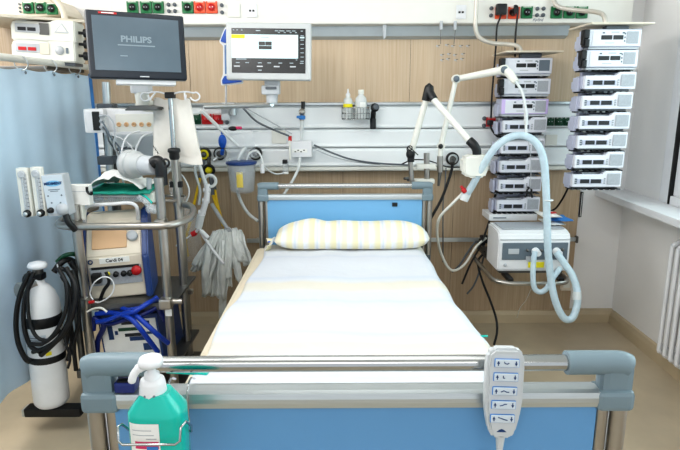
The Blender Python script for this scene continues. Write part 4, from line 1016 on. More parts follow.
MB().tube([at(272, 104, 3.19), at(262, 105.5, 3.3), at(205, 107, 3.5)], .014, 'alu', 12).build('arm', mt2)
MB().box(at(229, 109, 3.53), (.09, .07, .08), 'lgrey', .014).cyl(at(233, 104, 3.5), at(233, 115, 3.5), .022, 'alu').box(at(226, 117, 3.5), (.05, .05, .04), 'lgrey', .01).build('wall_clamp', mt2)
# blue emblem board behind the display
ye = 3.3
eb = thing('emblem_board', 'blue curved plastic board with white edge half hidden behind the white display', 'board', at(232, 55, ye))
P2d = lambda L: [(at(u, v, ye).x, at(u, v, ye).z) for u, v in L]
outl = P2d([(225, 27), (222, 34), (219, 42), (223, 46), (223, 74), (220.5, 80), (221, 85.5), (230, 85), (243, 83.5), (243, 27)])
MB().prism(outl, ye, ye+.012, 'white', .003).build('white_backing', eb)
MB().prism(P2d([(225.3, 29), (222.5, 36), (220.5, 41.5), (225, 43), (243, 44), (243, 29)]), ye-.006, ye-.0005, 'medblue', .002).build('upper_swoosh', eb, 'deep blue')
MB().prism(P2d([(224.5, 45), (243, 45), (243, 74), (225, 74)]), ye-.005, ye-.0005, 'steelblue', .001).build('centre_field', eb, 'greyish blue')
MB().prism(P2d([(224.5, 76), (222, 80.5), (222.5, 84), (230, 83.5), (242, 81.8), (240, 76)]), ye-.006, ye-.0005, 'medblue', .002).build('lower_swoosh', eb, 'deep blue')
MB().tube(ats([(226, 82, ye+.02), (226, 96, ye+.05), (226, 104, ye+.1)]), .006, 'white', 8).build('stalk', eb)

# ================================================================ module rack under the tilted monitor
yk = 2.98
mr = thing('module_rack', 'long white module rack with five round ports and a black end window', 'module rack', at(140, 135, yk))
a, b_ = at(86, 133, yk), at(181, 110, yk)
MB().prism([(at(92, 131, yk).x, at(92, 131, yk).z), (b_.x, at(0, 134, yk).z), (b_.x, b_.z), (at(96, 108, yk).x, at(96, 108.5, yk).z)], yk, yk+.16, 'white', .008).build('housing', mr)
MB().bx(at(117, 131, yk).x, b_.x-.01, yk-.006, yk, at(117, 131.5, yk).z, at(117, 114, yk).z, 'offw', .003).build('port_plate', mr)
MB().bx(at(105, 135, yk).x, b_.x, yk-.012, yk+.02, at(0, 135.5, yk).z, at(0, 132, yk).z, 'white', .004).build('bottom_lip', mr)
for u in (119, 126.5, 134, 141.5, 149): MB().lathe(at(u, 124.5, yk-.006), [(.0125, 0), (.0115, .006), (.006, .006), (.005, .001), (.0005, .001)], 'tan', (0, -1, 0), 16).build('port', mr)
MB().bx(at(140, 120, yk).x-.04, at(140, 120, yk).x+.04, yk+.161, YP-.02, at(0, 126, yk).z, at(0, 120, yk).z, 'lgrey', .004).build('wall_bracket', mr)
e = thing('end_module', 'white rounded module with black window at the left end of the long rack', 'module', at(92, 133, yk-.05))
sp = frame(at(94, 121, yk-.07), (1, .12, 0), (-.05, 0, 1))
MB(sp).box((0, .05, 0), (.10, .10, .122), 'white', .014).build('housing', e)
MB(sp).box((.012, -.003, 0), (.036, .008, .095), 'black', .006).build('window', e)
for v in (116, 121, 127): MB().cyl(at(100, v, yk-.06), at(103, v+.5, yk-.08), .010, 'lgrey').build('lead_socket', e)
for pts, r, m, lab in ((((102, 116, 2.9), (108, 116, 2.86), (113, 122, 2.86), (115, 134, 2.86), (114, 146, 2.88), (119, 155, 2.92)), .0045, 'lgrey', 'grey lead curling out of the end module across the rack face'),
    (((102, 121, 2.9), (106, 128, 2.86), (111, 138, 2.86), (118, 146, 2.9), (122, 158, 2.9)), .0042, 'slate', 'dark lead sagging from the end module below the rack'),
    (((103, 127, 2.9), (107, 133, 2.9), (109, 141, 2.9), (117, 150, 2.95), (127, 147, 2.95)), .0045, 'dgrey', 'dark grey lead looping under the rack left end'),
    (((140, 131, 2.93), (130, 134, 2.9), (124, 142, 2.88), (121, 156, 2.86), (121, 172, 2.84), (124, 184, 2.86)), .005, 'white', 'white coiled lead drooping past the round drive head'),
    (((152, 133, 2.93), (143, 136, 2.9), (138, 144, 2.88), (135, 152, 2.88)), .005, 'white', 'short white lead hanging from the rack middle'),
    (((112, 135, 2.93), (122, 139, 2.9), (130, 145, 2.9), (135, 154, 2.92), (146, 170, 2.95), (160, 174, 2.95)), .0045, 'white', 'long white lead crossing behind the drive head'),
    (((131, 176, 2.9), (138, 181, 2.88), (150, 180, 2.9), (163, 177, 2.9), (172, 168, 2.92)), .0042, 'white', 'white lead under the drive head'),
    (((176, 170, 2.95), (184, 178, 2.95), (189, 190, 2.95), (187, 200, 2.95), (181, 208, 2.95)), .0045, 'milky', 'white thin tube arching right of the tall pole')):
    tag(MB().tube(spline(ats(pts)), r, m, 7).build('monitor_lead'), lab, 'cable')
# steel upright behind the curtain edge
yu = 3.3
up = thing('wall_upright', 'grey steel upright behind the curtain edge left of the module rack', 'upright', at(106, 200, yu))
MB().cyl(at(106, 82, yu), at(112, 215, yu), .022, 'alu').build('tube', up)
for v in (108, 160): MB().box(at(107.5, v, yu), (.09, .08, .05), 'dgrey', .008).build('clamp_block', up)
MB().bx(at(114, 170, yu).x-.06, at(114, 170, yu).x+.0, yu+.03, yu+.06, at(114, 215, yu).z, at(114, 110, yu).z, 'dsteel', .004).build('side_plate', up)
tag(MB().prism([(at(u, v, 3.42).x, at(u, v, 3.42).z) for u, v in ((137, 168), (138, 143), (143, 137), (155, 135), (158, 140), (158, 168))], 3.4, 3.44, 'lgrey', .01).build('grey_unknown_shape'), 'round-shouldered pale grey unidentified shape behind the drive head', 'panel')  # stand-in for a grey object that was not identified

# ================================================================ equipment cart
yf_, yb_ = 2.45, 2.88
ct = thing('equipment_cart', 'stainless tube equipment cart with shelves standing between curtain and bed', 'cart', (at(125, 400, yf_).x, 2.65, 0))
def post(u, v, Y, ztop, r, m='steel'):
    p = at(u, v, Y); return p.x
xl = at(84, 290, yf_).x; xr = at(166.5, 280, yf_).x; xbl, xbr = xl+.01, at(186, 300, yb_).x
ztop = at(0, 178, yf_).z
MB().cyl((xl, yf_, .09), (xl, yf_, at(0, 205, yf_).z), .0215, 'steel').build('post', ct)
MB().cyl((xr, yf_, .09), (xr, yf_, ztop), .0205, 'steel').build('post', ct)
MB().cyl((xbl, yb_, .09), (xbl, yb_, at(0, 205, yb_).z), .0205, 'dsteel').build('post', ct)
MB().cyl((xbr, yb_, .09), (xbr, yb_, at(0, 150, yb_).z), .0215, 'steel').build('post', ct)
# top hoop rail
hz = at(120, 226, yf_-.05).z
hoop = [(xl-.05, yb_-.1, hz+.012), (xl-.085, yf_+.12, hz+.01), (xl-.075, yf_-.01, hz+.003), (xl-.02, yf_-.05, hz), (xl+.10, yf_-.06, hz), (xr-.06, yf_-.055, hz), (xr+.05, yf_-.03, hz), (xr+.10, yf_+.08, hz+.004), (xr+.085, yf_+.22, hz+.01), (xr+.03, yf_+.36, hz+.01), (xr-.06, yf_+.42, hz+.01)]
MB().tube(spline(hoop, 8), .0165, 'steel', 12).build('hoop_rail', ct)
for x in (xl, xr): MB().box((x, yf_-.015, hz), (.05, .06, .045), 'steel', .012).build('rail_clamp', ct)
def shelf(v0, m='dsteel'):
    zz = at(120, v0, yf_).z; s_ = thing_part = MB().bx(xl-.01, xr+.02, yf_-.01, yb_, zz-.012, zz, m, .003).bx(xl-.01, xr+.02, yf_-.014, yf_-.006, zz-.02, zz+.012, m, .002).build('shelf', ct); return zz
zs1 = shelf(305); zs2 = shelf(366); 
zt0 = at(120, 208, yf_).z
for y_ in (2.66, 2.80): MB().cyl((xl, y_, zt0-.007), (xr+.01, y_, zt0-.007), .007, 'steel').build('tray_bar', ct)
MB().bx(xl-.03, xr+.03, yf_-.03, yb_+.03, .10, .14, 'dsteel', .006).build('base_frame', ct)
for x in (xl, xr):
    for y in (yf_, yb_):
        c = MB().box((x, y, .075), (.04, .05, .05), 'dgrey', .008).build('caster', ct)
        MB().cyl((x-.016, y+.01, .046), (x+.016, y+.01, .046), .046, 'rubber').build('wheel', c)
for v, u in ((303, 84), (303, 166)):
    p = at(u, v, yf_-.02); MB().cyl(p+Vector((-.05 if u < 100 else .02, .02, 0)), p+Vector((-.01 if u < 100 else .07, .02, 0)), .013, 'steel').box(p, (.055, .05, .05), 'steel', .01).build('post_joint', ct)
p = at(174, 290, yf_); MB().bx(xr+.0, xbr, yb_-.02, yb_+.01, at(0, 292, yb_).z-.012, at(0, 292, yb_).z+.012, 'steel', .004).build('cross_bar', ct)
p = at(168.5, 312, yf_-.024); MB().box(p, (.03, .004, .04), 'paper', .001).build('paper_tag', ct, 'small white tag on the right post')

# infusion pole with hook crown
px_ = at(174, 150, 2.74).x; yp_ = 2.74
pole = thing('infusion_pole', 'tall steel telescopic pole with black collar and white hook crown', 'pole', (px_, yp_, at(0, 345, yp_).z))
zc = at(0, 152, yp_).z; zp = at(0, 96, yp_).z
MB().cyl((px_, yp_, at(0, 345, yp_).z), (px_, yp_, zc), .0185, 'steel').build('outer_tube', pole)
MB().cyl((px_, yp_, zc), (px_, yp_, zp), .012, 'chrome').build('inner_tube', pole)
MB().lathe((px_, yp_, zc-.02), [(.021, -.02), (.025, -.01), (.024, .012), (.031, .018), (.029, .032), (.014, .038)], 'black').build('collar', pole)
MB().box((px_, yp_, zp), (.045, .04, .03), 'black', .008).build('crown_hub', pole)
for s_, k_ in ((-1, 1), (1, 1)):
    pts = [Vector((px_+s_*(.01+.115*t), yp_-.01+.02*t, zp+.004+.012*math.sin(t*3))) for t in (0, .3, .6, .85)]
    pts += [Vector((px_+s_*(.118+.022*math.cos(a)), yp_, zp-.006+.02*math.sin(a))) for a in (1.2, .3, -.6, -1.5, -2.4, -3.0)]
    MB().tube(spline(pts, 6), .004, 'white', 8).build('bag_hook', pole)
for t in (-.07, .07):
    MB().tube(spline([Vector((px_+t, yp_, zp+.012)), Vector((px_+t*1.1, yp_-.03, zp-.005)), Vector((px_+t*1.2, yp_-.045, zp-.02)), Vector((px_+t*1.25, yp_-.05, zp+.002))], 5), .004, 'white', 8).build('bag_hook', pole)
MB().box((px_, yp_-.0, at(0, 185, yp_).z), (.06, .03, .03), 'black', .005).build('pole_clamp', pole)
# cloth bag on the hooks
ybag = 2.80
q0, q1, q2, q3 = at(153.5, 98.5, ybag), at(190, 99, ybag), at(203, 165, ybag), at(153, 160, ybag)
def bag(i, j, d=0):
    t = q0.lerp(q1, i); b_ = q3.lerp(q2, i); p = t.lerp(b_, j)
    bulge = .03*math.sin(PI*i)*math.sin(PI*min(1, j*1.1+.05))
    p = p+Vector((0, d*bulge-.0+.006*noise.noise(Vector((i*5, j*4, 2))), .006*math.sin(i*14)*(1-j)-.004*math.sin(i*10)*j))
    return p
tag(MB().surf(lambda i, j: bag(i, j, -1), 24, 24, 'bagw').surf(lambda i, j: bag(i, j, 1), 24, 24, 'bagw').weld(2e-3).build('cloth_bag'), 'cream cloth bag hanging from the hook crown of the tall pole', 'bag')

# console unit on the cart (sloped face)
yc_ = 2.55
sp = frame(at(119.5, 297, yc_), (1, .2, .035), (-.03, .0, 1))
dv_ = thing('pump_console', 'beige control console with dark blue sides and tan screen on the cart shelf', 'control unit', sp)
zhh = (at(121, 212, yc_+.14)-at(121, 297, yc_)).z
w = .315
prof = [(0, .0), (0, .205), (.10, zhh-.03), (.13, zhh), (.20, zhh), (.20, 0)]
MB(sp).prismx(prof, -w/2+.03, w/2-.03, 'cream', .006).build('housing', dv_)
for sx in (-1, 1):
    x0, x1 = sorted((sx*(w/2-.031), sx*w/2))
    MB(sp).prismx([(-.02, -.01), (-.02, .20), (.085, zhh-.02), (.12, zhh+.015), (.21, zhh+.015), (.21, -.01)], x0, x1, 'devblue', .008).build('side_cheek', dv_, 'dark blue side')
sl = math.atan2(.10, zhh-.03-.205); us = Vector((0, math.sin(sl), math.cos(sl)))
fs = sp @ Matrix.Translation((0, 0, .205)) @ Matrix.Rotation(-sl, 4, 'X')
LS = (zhh-.235)/math.cos(sl)
MB(fs).box((-.02, -.003, LS*.52), (w*.5, .006, LS*.62), 'tan', .002).build('screen', dv_, 'tan screen')
MB(fs).lathe((.085, -.002, LS*.5), [(.026, 0), (.024, .018), (.02, .022), (.0005, .022)], 'lgrey', (0, -1, 0)).build('dial_knob', dv_)
MB(sp).box((.0, -.003, .186), (.135, .006, .026), 'paper', .002).build('name_strip', dv_, 'white name strip')
lettering('Cardi 04', .022, off(sp, 0, -.0065, .186), 'inkblk', dv_, bold=.0006)
MB(sp).box((0, -.003, .112), (w-.085, .006, .09), 'key', .003).box((0, -.005, .152), (w-.10, .006, .012), 'black', .002).build('socket_panel', dv_)
MB(sp).box((-.085, -.02, .11), (.042, .04, .045), 'black', .006).build('cable_plug', dv_)
MB(sp).lathe((-.037, -.006, .122), [(.011, 0), (.009, .008), (.0005, .008)], 'yel_lab', (0, -1, 0), 14).build('socket', dv_, 'yellow ringed socket')
for x in (.0, .035, .063): MB(sp).lathe((x, -.006, .118), [(.014, 0), (.012, .016), (.0005, .017)], 'black', (0, -1, 0), 14).build('socket', dv_)
MB(sp).lathe((.094, -.006, .128), [(.024, 0), (.021, .016), (.0005, .018)], 'red', (0, -1, 0), 18).build('stop_knob', dv_, 'red knob')
MB(sp).ring((-w/2+.05, -.004, .185), (0, 1, 0), .009, .003, 'ink', 14, 6).build('round_mark', dv_)
MB().tube(spline([at(85, 222, 2.6), at(84.5, 213, 2.56), at(87, 207, 2.55), at(94, 205, 2.55), at(112, 204, 2.55), at(128, 203, 2.55), at(135, 205, 2.55), at(137.5, 210, 2.56), at(138, 219, 2.6)], 6), .0085, 'white', 10).build('carry_handle', dv_)
# white cable loop
tag(MB().tube(spline(ats([(93, 300, 2.4), (90, 293, 2.4), (94, 283, 2.38), (103, 277, 2.38), (111, 279, 2.39), (114, 287, 2.4), (110, 296, 2.4), (100, 302, 2.4), (95, 302, 2.4)])), .003, 'white', 8).tube(ats([(89, 302.5, 2.4), (94, 301.5, 2.4)]), .007, 'red', 10).build('sensor_cable'), 'thin white looped cable with red end in front of the beige console', 'cable')
tag(MB().tube(spline(ats([(106, 272, 2.5), (109, 282, 2.5), (104, 290, 2.5), (100, 300, 2.5)])), .008, 'black', 8).build('console_cable'), 'black cable hanging from the plug on the beige console', 'cable')

# heater unit on the lower shelf
sp = frame(at(136, 366, 2.50), (1, -.03, .085), (.02, .0, 1))
ht = thing('heater_unit', 'dark blue heater unit with a printed white front on the lower cart shelf', 'heater unit', sp)
MB(sp).bx(-.145, .145, 0, .3, 0, .262, 'devblue', .006).build('housing', ht)
MB(sp).bx(-.135, .135, -.005, .001, .008, .242, 'paper', .003).build('front_label', ht, 'white printed front')
for x, zz, a, c, m in ((-.09, .145, .024, .075, 'ink'), (-.062, .14, .014, .02, 'ink'), (.0, .188, .06, .018, 'inkblk'), (.0, .155, .10, .016, 'dgreen'), (.02, .125, .085, .016, 'inkblk'), (.04, .105, .085, .020, 'ink'), (.085, .06, .055, .035, 'ink'), (.085, .185, .04, .012, 'ink'), (.095, .13, .03, .012, 'ink')):
    MB(sp).box((x, -.0065, zz+.04), (a, .003, c), m, .001).build('display_field', ht)
for pts, r, m, lab in (
    (((97, 322, 2.42), (108, 320, 2.40), (122, 314, 2.38), (135, 311, 2.36), (150, 302, 2.42), (158, 300, 2.52)), .0115, 'hoseblue', 'blue hose rising from the left of the heater unit to the right post'),
    (((96, 314, 2.44), (112, 313, 2.42), (128, 317, 2.36), (138, 326, 2.34), (148, 339, 2.36), (158, 352, 2.4)), .0115, 'hoseblue', 'blue hose crossing down over the heater front'),
    (((120, 307, 2.46), (134, 314, 2.38), (147, 325, 2.35), (158, 335, 2.36), (168, 343, 2.42)), .0115, 'hoseblue', 'blue hose crossing diagonally to the right post'),
    (((152, 300, 2.5), (160, 311, 2.48), (167, 323, 2.5), (174, 334, 2.55)), .013, 'hoseblue2', 'dark blue hose curving down beside the right post'),
    (((94, 318, 2.43), (108, 324, 2.42), (124, 320, 2.40), (140, 316, 2.40), (156, 308, 2.44)), .0105, 'hoseblue2', 'dark blue hose sagging behind the front hoses above the heater'),
    (((100, 310, 2.46), (116, 309, 2.45), (130, 309, 2.44), (146, 305, 2.45), (157, 297, 2.5)), .010, 'hoseblue', 'uppermost blue hose running under the cart shelf'),
    (((93, 330, 2.46), (95, 318, 2.46), (104, 325, 2.44), (98, 340, 2.48), (97, 352, 2.5)), .013, 'hoseblue2', 'dark blue hose bundle hanging left of the heater')):
    tag(MB().tube(spline(ats(pts)), r, m, 12).build('water_hose'), lab, 'hose', 'blue hoses around the heater unit')
tag(MB().tube(spline(ats([(87, 312, 2.4), (93, 309, 2.4), (101, 308, 2.38), (107, 312, 2.38)])), .005, 'offw', 8).build('thin_tube'), 'short thin white tube above the blue hoses on the cart', 'tube')

# round drive head with black motor clamp
a, b_, c_ = at(127, 164, 2.62), at(142, 166, 2.56), at(158, 166, 2.5)
ax = (c_-a).normalized()
dr = thing('drive_head', 'round white pump drive head pointing left on the cart pole', 'pump head', at(140, 185, 2.55))
MB().lathe(a, [(.0005, 0), (0.0540, .003), (0.0639, .010), (0.0675, .022), (0.0675, .036), (0.0603, .040), (0.0603, .052), (0.0630, .054), (0.0630, .066), (0.0522, .074), (.050, .088), (.047, .125)], 'casing', ax, 30).build('shell', dr)
MB().lathe(a+ax*.12, [(.044, 0), (.042, .075), (.036, .08)], 'lgrey', ax, 26).build('motor_barrel', dr)
MB().tube(spline([c_+Vector((-.025, 0, .01)), c_+Vector((.0, 0, .022)), c_+Vector((.012, 0, .0)), c_+Vector((.012, 0, -.05)), c_+Vector((.012, 0, -.085))], 6), .026, 'black', 14).ring(c_+Vector((.038, -.01, .015)), (0, 1, 0), .016, .005, 'black').build('clamp', dr)
p = at(149, 180, 2.62); MB().cyl(at(149, 178, 2.62), at(149, 199, 2.62), .012, 'alu').box(at(150, 197, 2.62), (.05, .05, .05), 'offw', .008).build('support_pin', dr)

# flow meters and gas blender on the cart's left side
yg = 2.36
for (u0, u1, v0, v1, lab) in ((16.5, 31, 168, 217, 'left clear flow tube with black knob on the cart side before the curtain'), (31, 44, 167, 216.5, 'right clear flow tube with black knob beside the gas mixer box')):
    pt_, pb = at((u0+u1)/2-1.5, v0, yg), at((u0+u1)/2+2.5, v1, yg)
    up_ = pt_-pb; wd_ = (u1-u0)*.86*yg/F; L = up_.length
    sp = frame((pt_+pb)/2, (1, 0, -up_.x/up_.z if False else 0), up_)
    t = thing('flow_meter', lab, 'flow meter', sp, 'flow meters on the cart')
    MB(sp).box((0, .014, 0), (wd_, .028, L), 'offw', .010).build('housing', t)
    MB(sp).box((.006, -.002, .004), (wd_*.42, .006, L*.72), 'lgrey', .002).build('scale_window', t)
    k = MB(sp)
    MB(sp).tube([(.006, -.006, -L*.3), (.006, -.006, L*.33)], .006, 'clear', 10).build('glass_tube', t)
    for i in range(8): k.box((.014, -.0055, -L*.28+i*L*.08), (.010, .001, .0022), 'inkblk')
    k.box((.006, -.0055, 0), (.0015, .001, L*.62), 'dgrey'); k.build('scale_marks', t)
    MB(sp).lathe((0, -.001, L/2-.028), [(.016, 0), (.016, .005), (.012, .007), (.0005, .004)], 'lgrey', (0, -1, 0), 18).build('top_plug', t)
    MB(sp).lathe((.004, -.001, -L/2+.016), [(.016, 0), (.016, .010), (.012, .012), (.011, .020), (.0005, .021)], 'black', (0, -1, 0), 20).lathe((.004, -.021, -L/2+.016), [(.010, 0), (.008, .004), (.0005, .004)], 'alu', (0, -1, 0), 14).build('control_knob', t)
c = (at(42.5, 175.5, yg)+at(64, 174, yg)+at(47.5, 217, yg)+at(67, 215, yg))/4
sp = frame(c, at(64, 174, yg)-at(42.5, 175.5, yg), at(42.5, 175.5, yg)-at(47.5, 217, yg))
gm = thing('gas_mixer', 'grey gas mixer box with blue lettering and a big dial at the cart left end', 'gas mixer', sp)
MB(sp).box((0, .03, 0), (.094, .06, .178), 'lgrey', .006).build('housing', gm)
MB(sp).box((0, -.0005, .005), (.086, .002, .165), 'button', .001).build('face_plate', gm)
MB(sp).lathe((.0, -.0015, .052), [(.026, 0), (.0005, .0006)], 'skyblue', (0, -1, 0), 24, 1.3, .5).build('blue_oval', gm)
lettering('MEDIMENT', .0155, off(sp, 0, -.003, .052), 'ink', gm, bold=.0006)
k = MB(sp)
k.box((0, -.002, .026), (.05, .001, .003), 'slate'); k.box((0, -.002, .019), (.034, .001, .003), 'slate')
for x, zz in ((-.03, .0), (.028, 0), (-.02, -.03), (.018, -.032)): k.lathe((x, -.001, zz), [(.004, 0), (.003, .003), (.0005, .003)], 'slate', (0, -1, 0), 10)
k.build('panel_marks', gm)
MB(sp).lathe((.022, -.002, -.06), [(.026, 0), (.026, .008), (.021, .012), (.018, .018), (.0005, .019)], 'lgrey', (0, -1, 0), 24).build('dial', gm)
MB(sp).lathe((-.028, -.002, -.062), [(.013, 0), (.011, .014), (.0005, .015)], 'black', (0, -1, 0), 14).build('control_knob', gm)
MB().tube(spline([sp @ Vector((.03, -.0, -.085)), sp @ Vector((.036, .0, -.12)), sp @ Vector((.05, .02, -.16))], 5), .014, 'black').build('gas_inlet', gm)
MB().cyl(sp @ Vector((0, .06, -.05)), (xl, yf_+.1, (sp @ Vector((0, 0, -.05))).z), .012, 'steel').build('mount_bar', gm)

# stuff on the cart top
y5 = 2.60
zt0b = zt0
tr = thing('instrument_tray', 'clear plastic tray under the teal cloth on the cart top', 'tray', (at(110, 205, y5).x, y5+.08, zt0))
ta, tb = at(88, 205, y5).x, at(142, 205, y5).x
ztr = at(110, 196, y5).z
k = MB()
k.bx(ta, tb, y5, y5+.006, zt0+.001, ztr, 'clear').bx(ta, tb, y5+.24, y5+.246, zt0+.001, ztr, 'clear').bx(ta, ta+.006, y5+.006, y5+.24, zt0+.001, ztr, 'clear').bx(tb-.006, tb, y5+.006, y5+.24, zt0+.001, ztr, 'clear').bx(ta, tb, y5, y5+.246, zt0+.001, zt0+.006, 'clear')
k.build('tray_body', tr)
MB().tube([(ta-.004, y5-.004, ztr), (tb+.004, y5-.004, ztr), (tb+.004, y5+.25, ztr), (ta-.004, y5+.25, ztr)], .006, 'milky', 8, closed=True).build('tray_rim', tr)
def cloth(i, j, z_, amp, seed):
    x = ta-.01+(tb-ta+.06)*i; y = y5-.025+.27*j
    return Vector((x, y, z_+amp*noise.noise(Vector((i*3.5, j*3, seed)))-(.006 if j < .06 else 0)+.0*i))
k = MB().surf(lambda i, j: cloth(i, j, ztr+.018, .014, 1), 30, 16, 'teal_cloth').build('teal_drape'); tag(k, 'folded teal cloth drape on the clear tray on the cart', 'cloth')
s_ = k.modifiers.new('thick', 'SOLIDIFY'); s_.thickness = .007; s_.offset = -1
def wrap(i, j):
    x = ta+.0+(tb-ta+.01)*i; y = y5-.024+.24*j
    hgt = .078*math.sin(PI*min(1, i*1.02))**.7*math.sin(PI*(.25+.7*j))+.022*noise.noise(Vector((i*4, j*3, 8)))+.012*noise.noise(Vector((i*10, j*8, 3)))
    if abs(i-.52) < .05 and j > .45: hgt += .035*(1-abs(i-.52)/.05)
    return Vector((x, y, ztr+.034+max(0, hgt)))
k = MB().surf(wrap, 40, 20, 'paper').build('paper_wrap'); tag(k, 'crumpled white sterile wrap lying on the teal drape', 'wrap')
s_ = k.modifiers.new('thick', 'SOLIDIFY'); s_.thickness = .003; s_.offset = 1
wb = thing('white_box', 'small white square box with black hook mark beside the crumpled wrap', 'box', at(78, 206, 2.46))
p, q = at(68, 205.5, 2.46), at(88, 185, 2.46)
MB().bx(p.x, q.x, 2.46, 2.50, p.z, q.z, 'paper', .003).build('carton', wb)
MB().bx(p.x-.001, q.x+.001, 2.459, 2.501, q.z-.03, q.z-.028, 'lgrey').build('lid_seam', wb)
MB().tube(spline(ats([(86.8, 187, 2.455), (87.2, 191, 2.455), (89, 193.5, 2.455), (91.5, 194, 2.455), (91.5, 191.5, 2.455)]), 5), .006, 'black', 8).build('black_hook', wb)
MB().bx(p.x+.03, p.x+.06, 2.465, 2.495, hz+.012, p.z-.001, 'offw', .003).build('box_foot', wb)
# clear mask with teal tube right of tray
tag(MB().tube(spline(ats([(139, 197, 2.58), (146, 202, 2.56), (151, 208, 2.56), (157, 212, 2.56)])), .014, 'clear', 12).tube(spline(ats([(138, 193, 2.6), (146, 197, 2.58), (152, 203, 2.57)])), .006, 'teal', 8).ball(at(152, 209, 2.56), .03, 'clear', (1, 1, .8)).build('tube_connector'), 'clear tube connector with teal line at the right end of the tray', 'connector')

# oxygen cylinder and its bracket
yo = 2.40
xo = at(44, 340, yo).x; z0o, zsh = at(50, 402, yo).z, at(40, 296, yo).z
ro = .078
ox = thing('gas_cylinder', 'white gas cylinder with black strap standing on the cart side footrest', 'gas cylinder', (xo, yo, z0o))
spo = Matrix.Translation((xo, yo, z0o)) @ Matrix.Rotation(math.radians(1.2), 4, 'Y')
Lc = zsh-z0o
MB(spo).lathe((0, 0, 0), [(ro*.86, 0), (ro*.97, .012), (ro, .03), (ro, Lc-.05), (ro*.95, Lc-.02), (ro*.78, Lc+.02), (ro*.5, Lc+.05), (.024, Lc+.062), (.022, Lc+.085)], 'oxy', (0, 0, 1), 32).build('tank', ox)
MB(spo).lathe((0, 0, Lc*.80), [(ro+.0015, -.024), (ro+.003, -.02), (ro+.003, .02), (ro+.0015, .024)], 'black').build('strap', ox, 'black strap')
MB(spo).lathe((0, 0, Lc*.46), [(ro+.0015, -.016), (ro+.003, -.012), (ro+.003, .012), (ro+.0015, .016)], 'black').build('strap', ox, 'black strap')
lp = lambda i, j, a0, a1, h0, h1, d=.001: Vector(((ro+d)*math.sin(a0+(a1-a0)*i), -(ro+d)*math.cos(a0+(a1-a0)*i), h0+(h1-h0)*j))
MB(spo).surf(lambda i, j: lp(i, j, -.75, .55, Lc*.56, Lc*.70), 12, 1, 'button').build('paper_label', ox)
MB(spo).surf(lambda i, j: lp(i, j, .45, .75, Lc*.51, Lc*.545), 5, 1, 'yel_lab').build('yellow_label', ox)
k = MB(spo)
for i_ in range(5): k.surf(lambda i, j: lp(i, j, -.68, .48-.1*(i_ % 2), Lc*(.585+i_*.022), Lc*(.592+i_*.022), .002), 8, 1, 'slate')
k.build('label_print', ox)
hv = Lc+.085
v_ = MB(spo).cyl((0, 0, hv), (0, 0, hv+.045), .022, 'dsteel').box((.0, 0, hv+.01), (.05, .045, .03), 'black', .008).build('valve', ox)
MB(spo).lathe((.0, 0, hv+.045), [(.020, 0), (.038, .004), (.042, .014), (.036, .026), (.018, .032), (.0005, .033)], 'white', (0, 0, 1)).build('hand_wheel', ox)
MB(spo).tube(spline([(-.01, 0, hv+.02), (-.05, -.01, hv+.012), (-.055, -.015, hv-.025), (-.03, -.03, hv-.03)], 5), .011, 'black').build('pressure_lever', ox)
MB(spo).cyl((-.0, -.01, hv-.02), (-.06, -.03, hv-.045), .02, 'steel').lathe((-.052, -.03, hv-.045), [(.034, 0), (.036, .006), (.036, .026), (.032, .03)], 'steel', (-.5, -.8, .1), 24).lathe((-.0665, -.0545, hv-.042), [(.030, .0), (.0005, .001)], 'paper', (-.5, -.8, .1), 24).build('pressure_gauge', ox)
# footrest
cb = thing('cylinder_bracket', 'dark footrest and clamp holding the white gas cylinder to the cart', 'bracket', (xo, yo, z0o-.03))
MB().bx(xo-.105, xl-.03, yo-.06, yo+.0, z0o-.045, z0o-.003, 'rubber', .008).build('foot_plate', cb)
MB().bx(xo-.116, xo-.105, yo-.058, yo-.002, z0o-.043, z0o-.008, 'alu', .003).build('edge_cap', cb)
MB().cyl((xl-.06, yf_+.03, z0o-.02), (xl-.06, yf_+.03, at(70, 290, yf_).z), .015, 'dsteel').build('upright', cb)
for v in (305, 375): MB().bx(xl-.08, xl-.0, yf_+.0, yf_+.06, at(0, v, yf_).z-.02, at(0, v, yf_).z+.02, 'dsteel', .005).build('cart_clamp', cb)
# black hoses around it
for pts, r, lab in (
    (((66, 268, 2.36), (75, 285, 2.32), (74, 308, 2.30), (66, 330, 2.29), (52, 345, 2.28), (41, 355, 2.29)), .012, 'black hose sweeping from the cart down across the cylinder front'),
    (((62, 276, 2.36), (69, 290, 2.33), (70, 315, 2.30), (60, 336, 2.28), (47, 347, 2.28), (33, 352, 2.30)), .010, 'black hose just inside the outer one across the cylinder'),
    (((30, 272, 2.33), (20, 295, 2.32), (16, 320, 2.31), (18, 342, 2.31), (25, 358, 2.31), (30, 362, 2.32)), .011, 'black hose looping down the left side of the cylinder'),
    (((33, 278, 2.31), (25, 298, 2.30), (24, 325, 2.29), (30, 345, 2.29), (40, 352, 2.28)), .010, 'black hose inside the left loop of the cylinder'),
    (((58, 268, 2.33), (66, 284, 2.30), (66, 308, 2.28), (57, 330, 2.27), (44, 343, 2.27), (30, 344, 2.28)), .009, 'black hose crossing the cylinder just above its pale label'),
    (((34, 272, 2.32), (28, 290, 2.30), (29, 318, 2.285), (36, 336, 2.275), (48, 340, 2.27), (60, 330, 2.28)), .008, 'thinner black hose curving across the left half of the cylinder'),
    (((72, 270, 2.38), (77, 290, 2.37), (79, 320, 2.37), (74, 345, 2.37), (76, 370, 2.38)), .010, 'black hose hanging close beside the left cart post'),
    (((70, 262, 2.42), (78, 276, 2.44), (76, 298, 2.42), (70, 318, 2.4), (72, 340, 2.4), (68, 360, 2.4)), .011, 'black hose hanging between cylinder and left cart post')):
    tag(MB().tube(spline(ats(pts)), r, 'rubber', 10).build('black_hose'), lab, 'hose', 'black hoses around the gas cylinder')
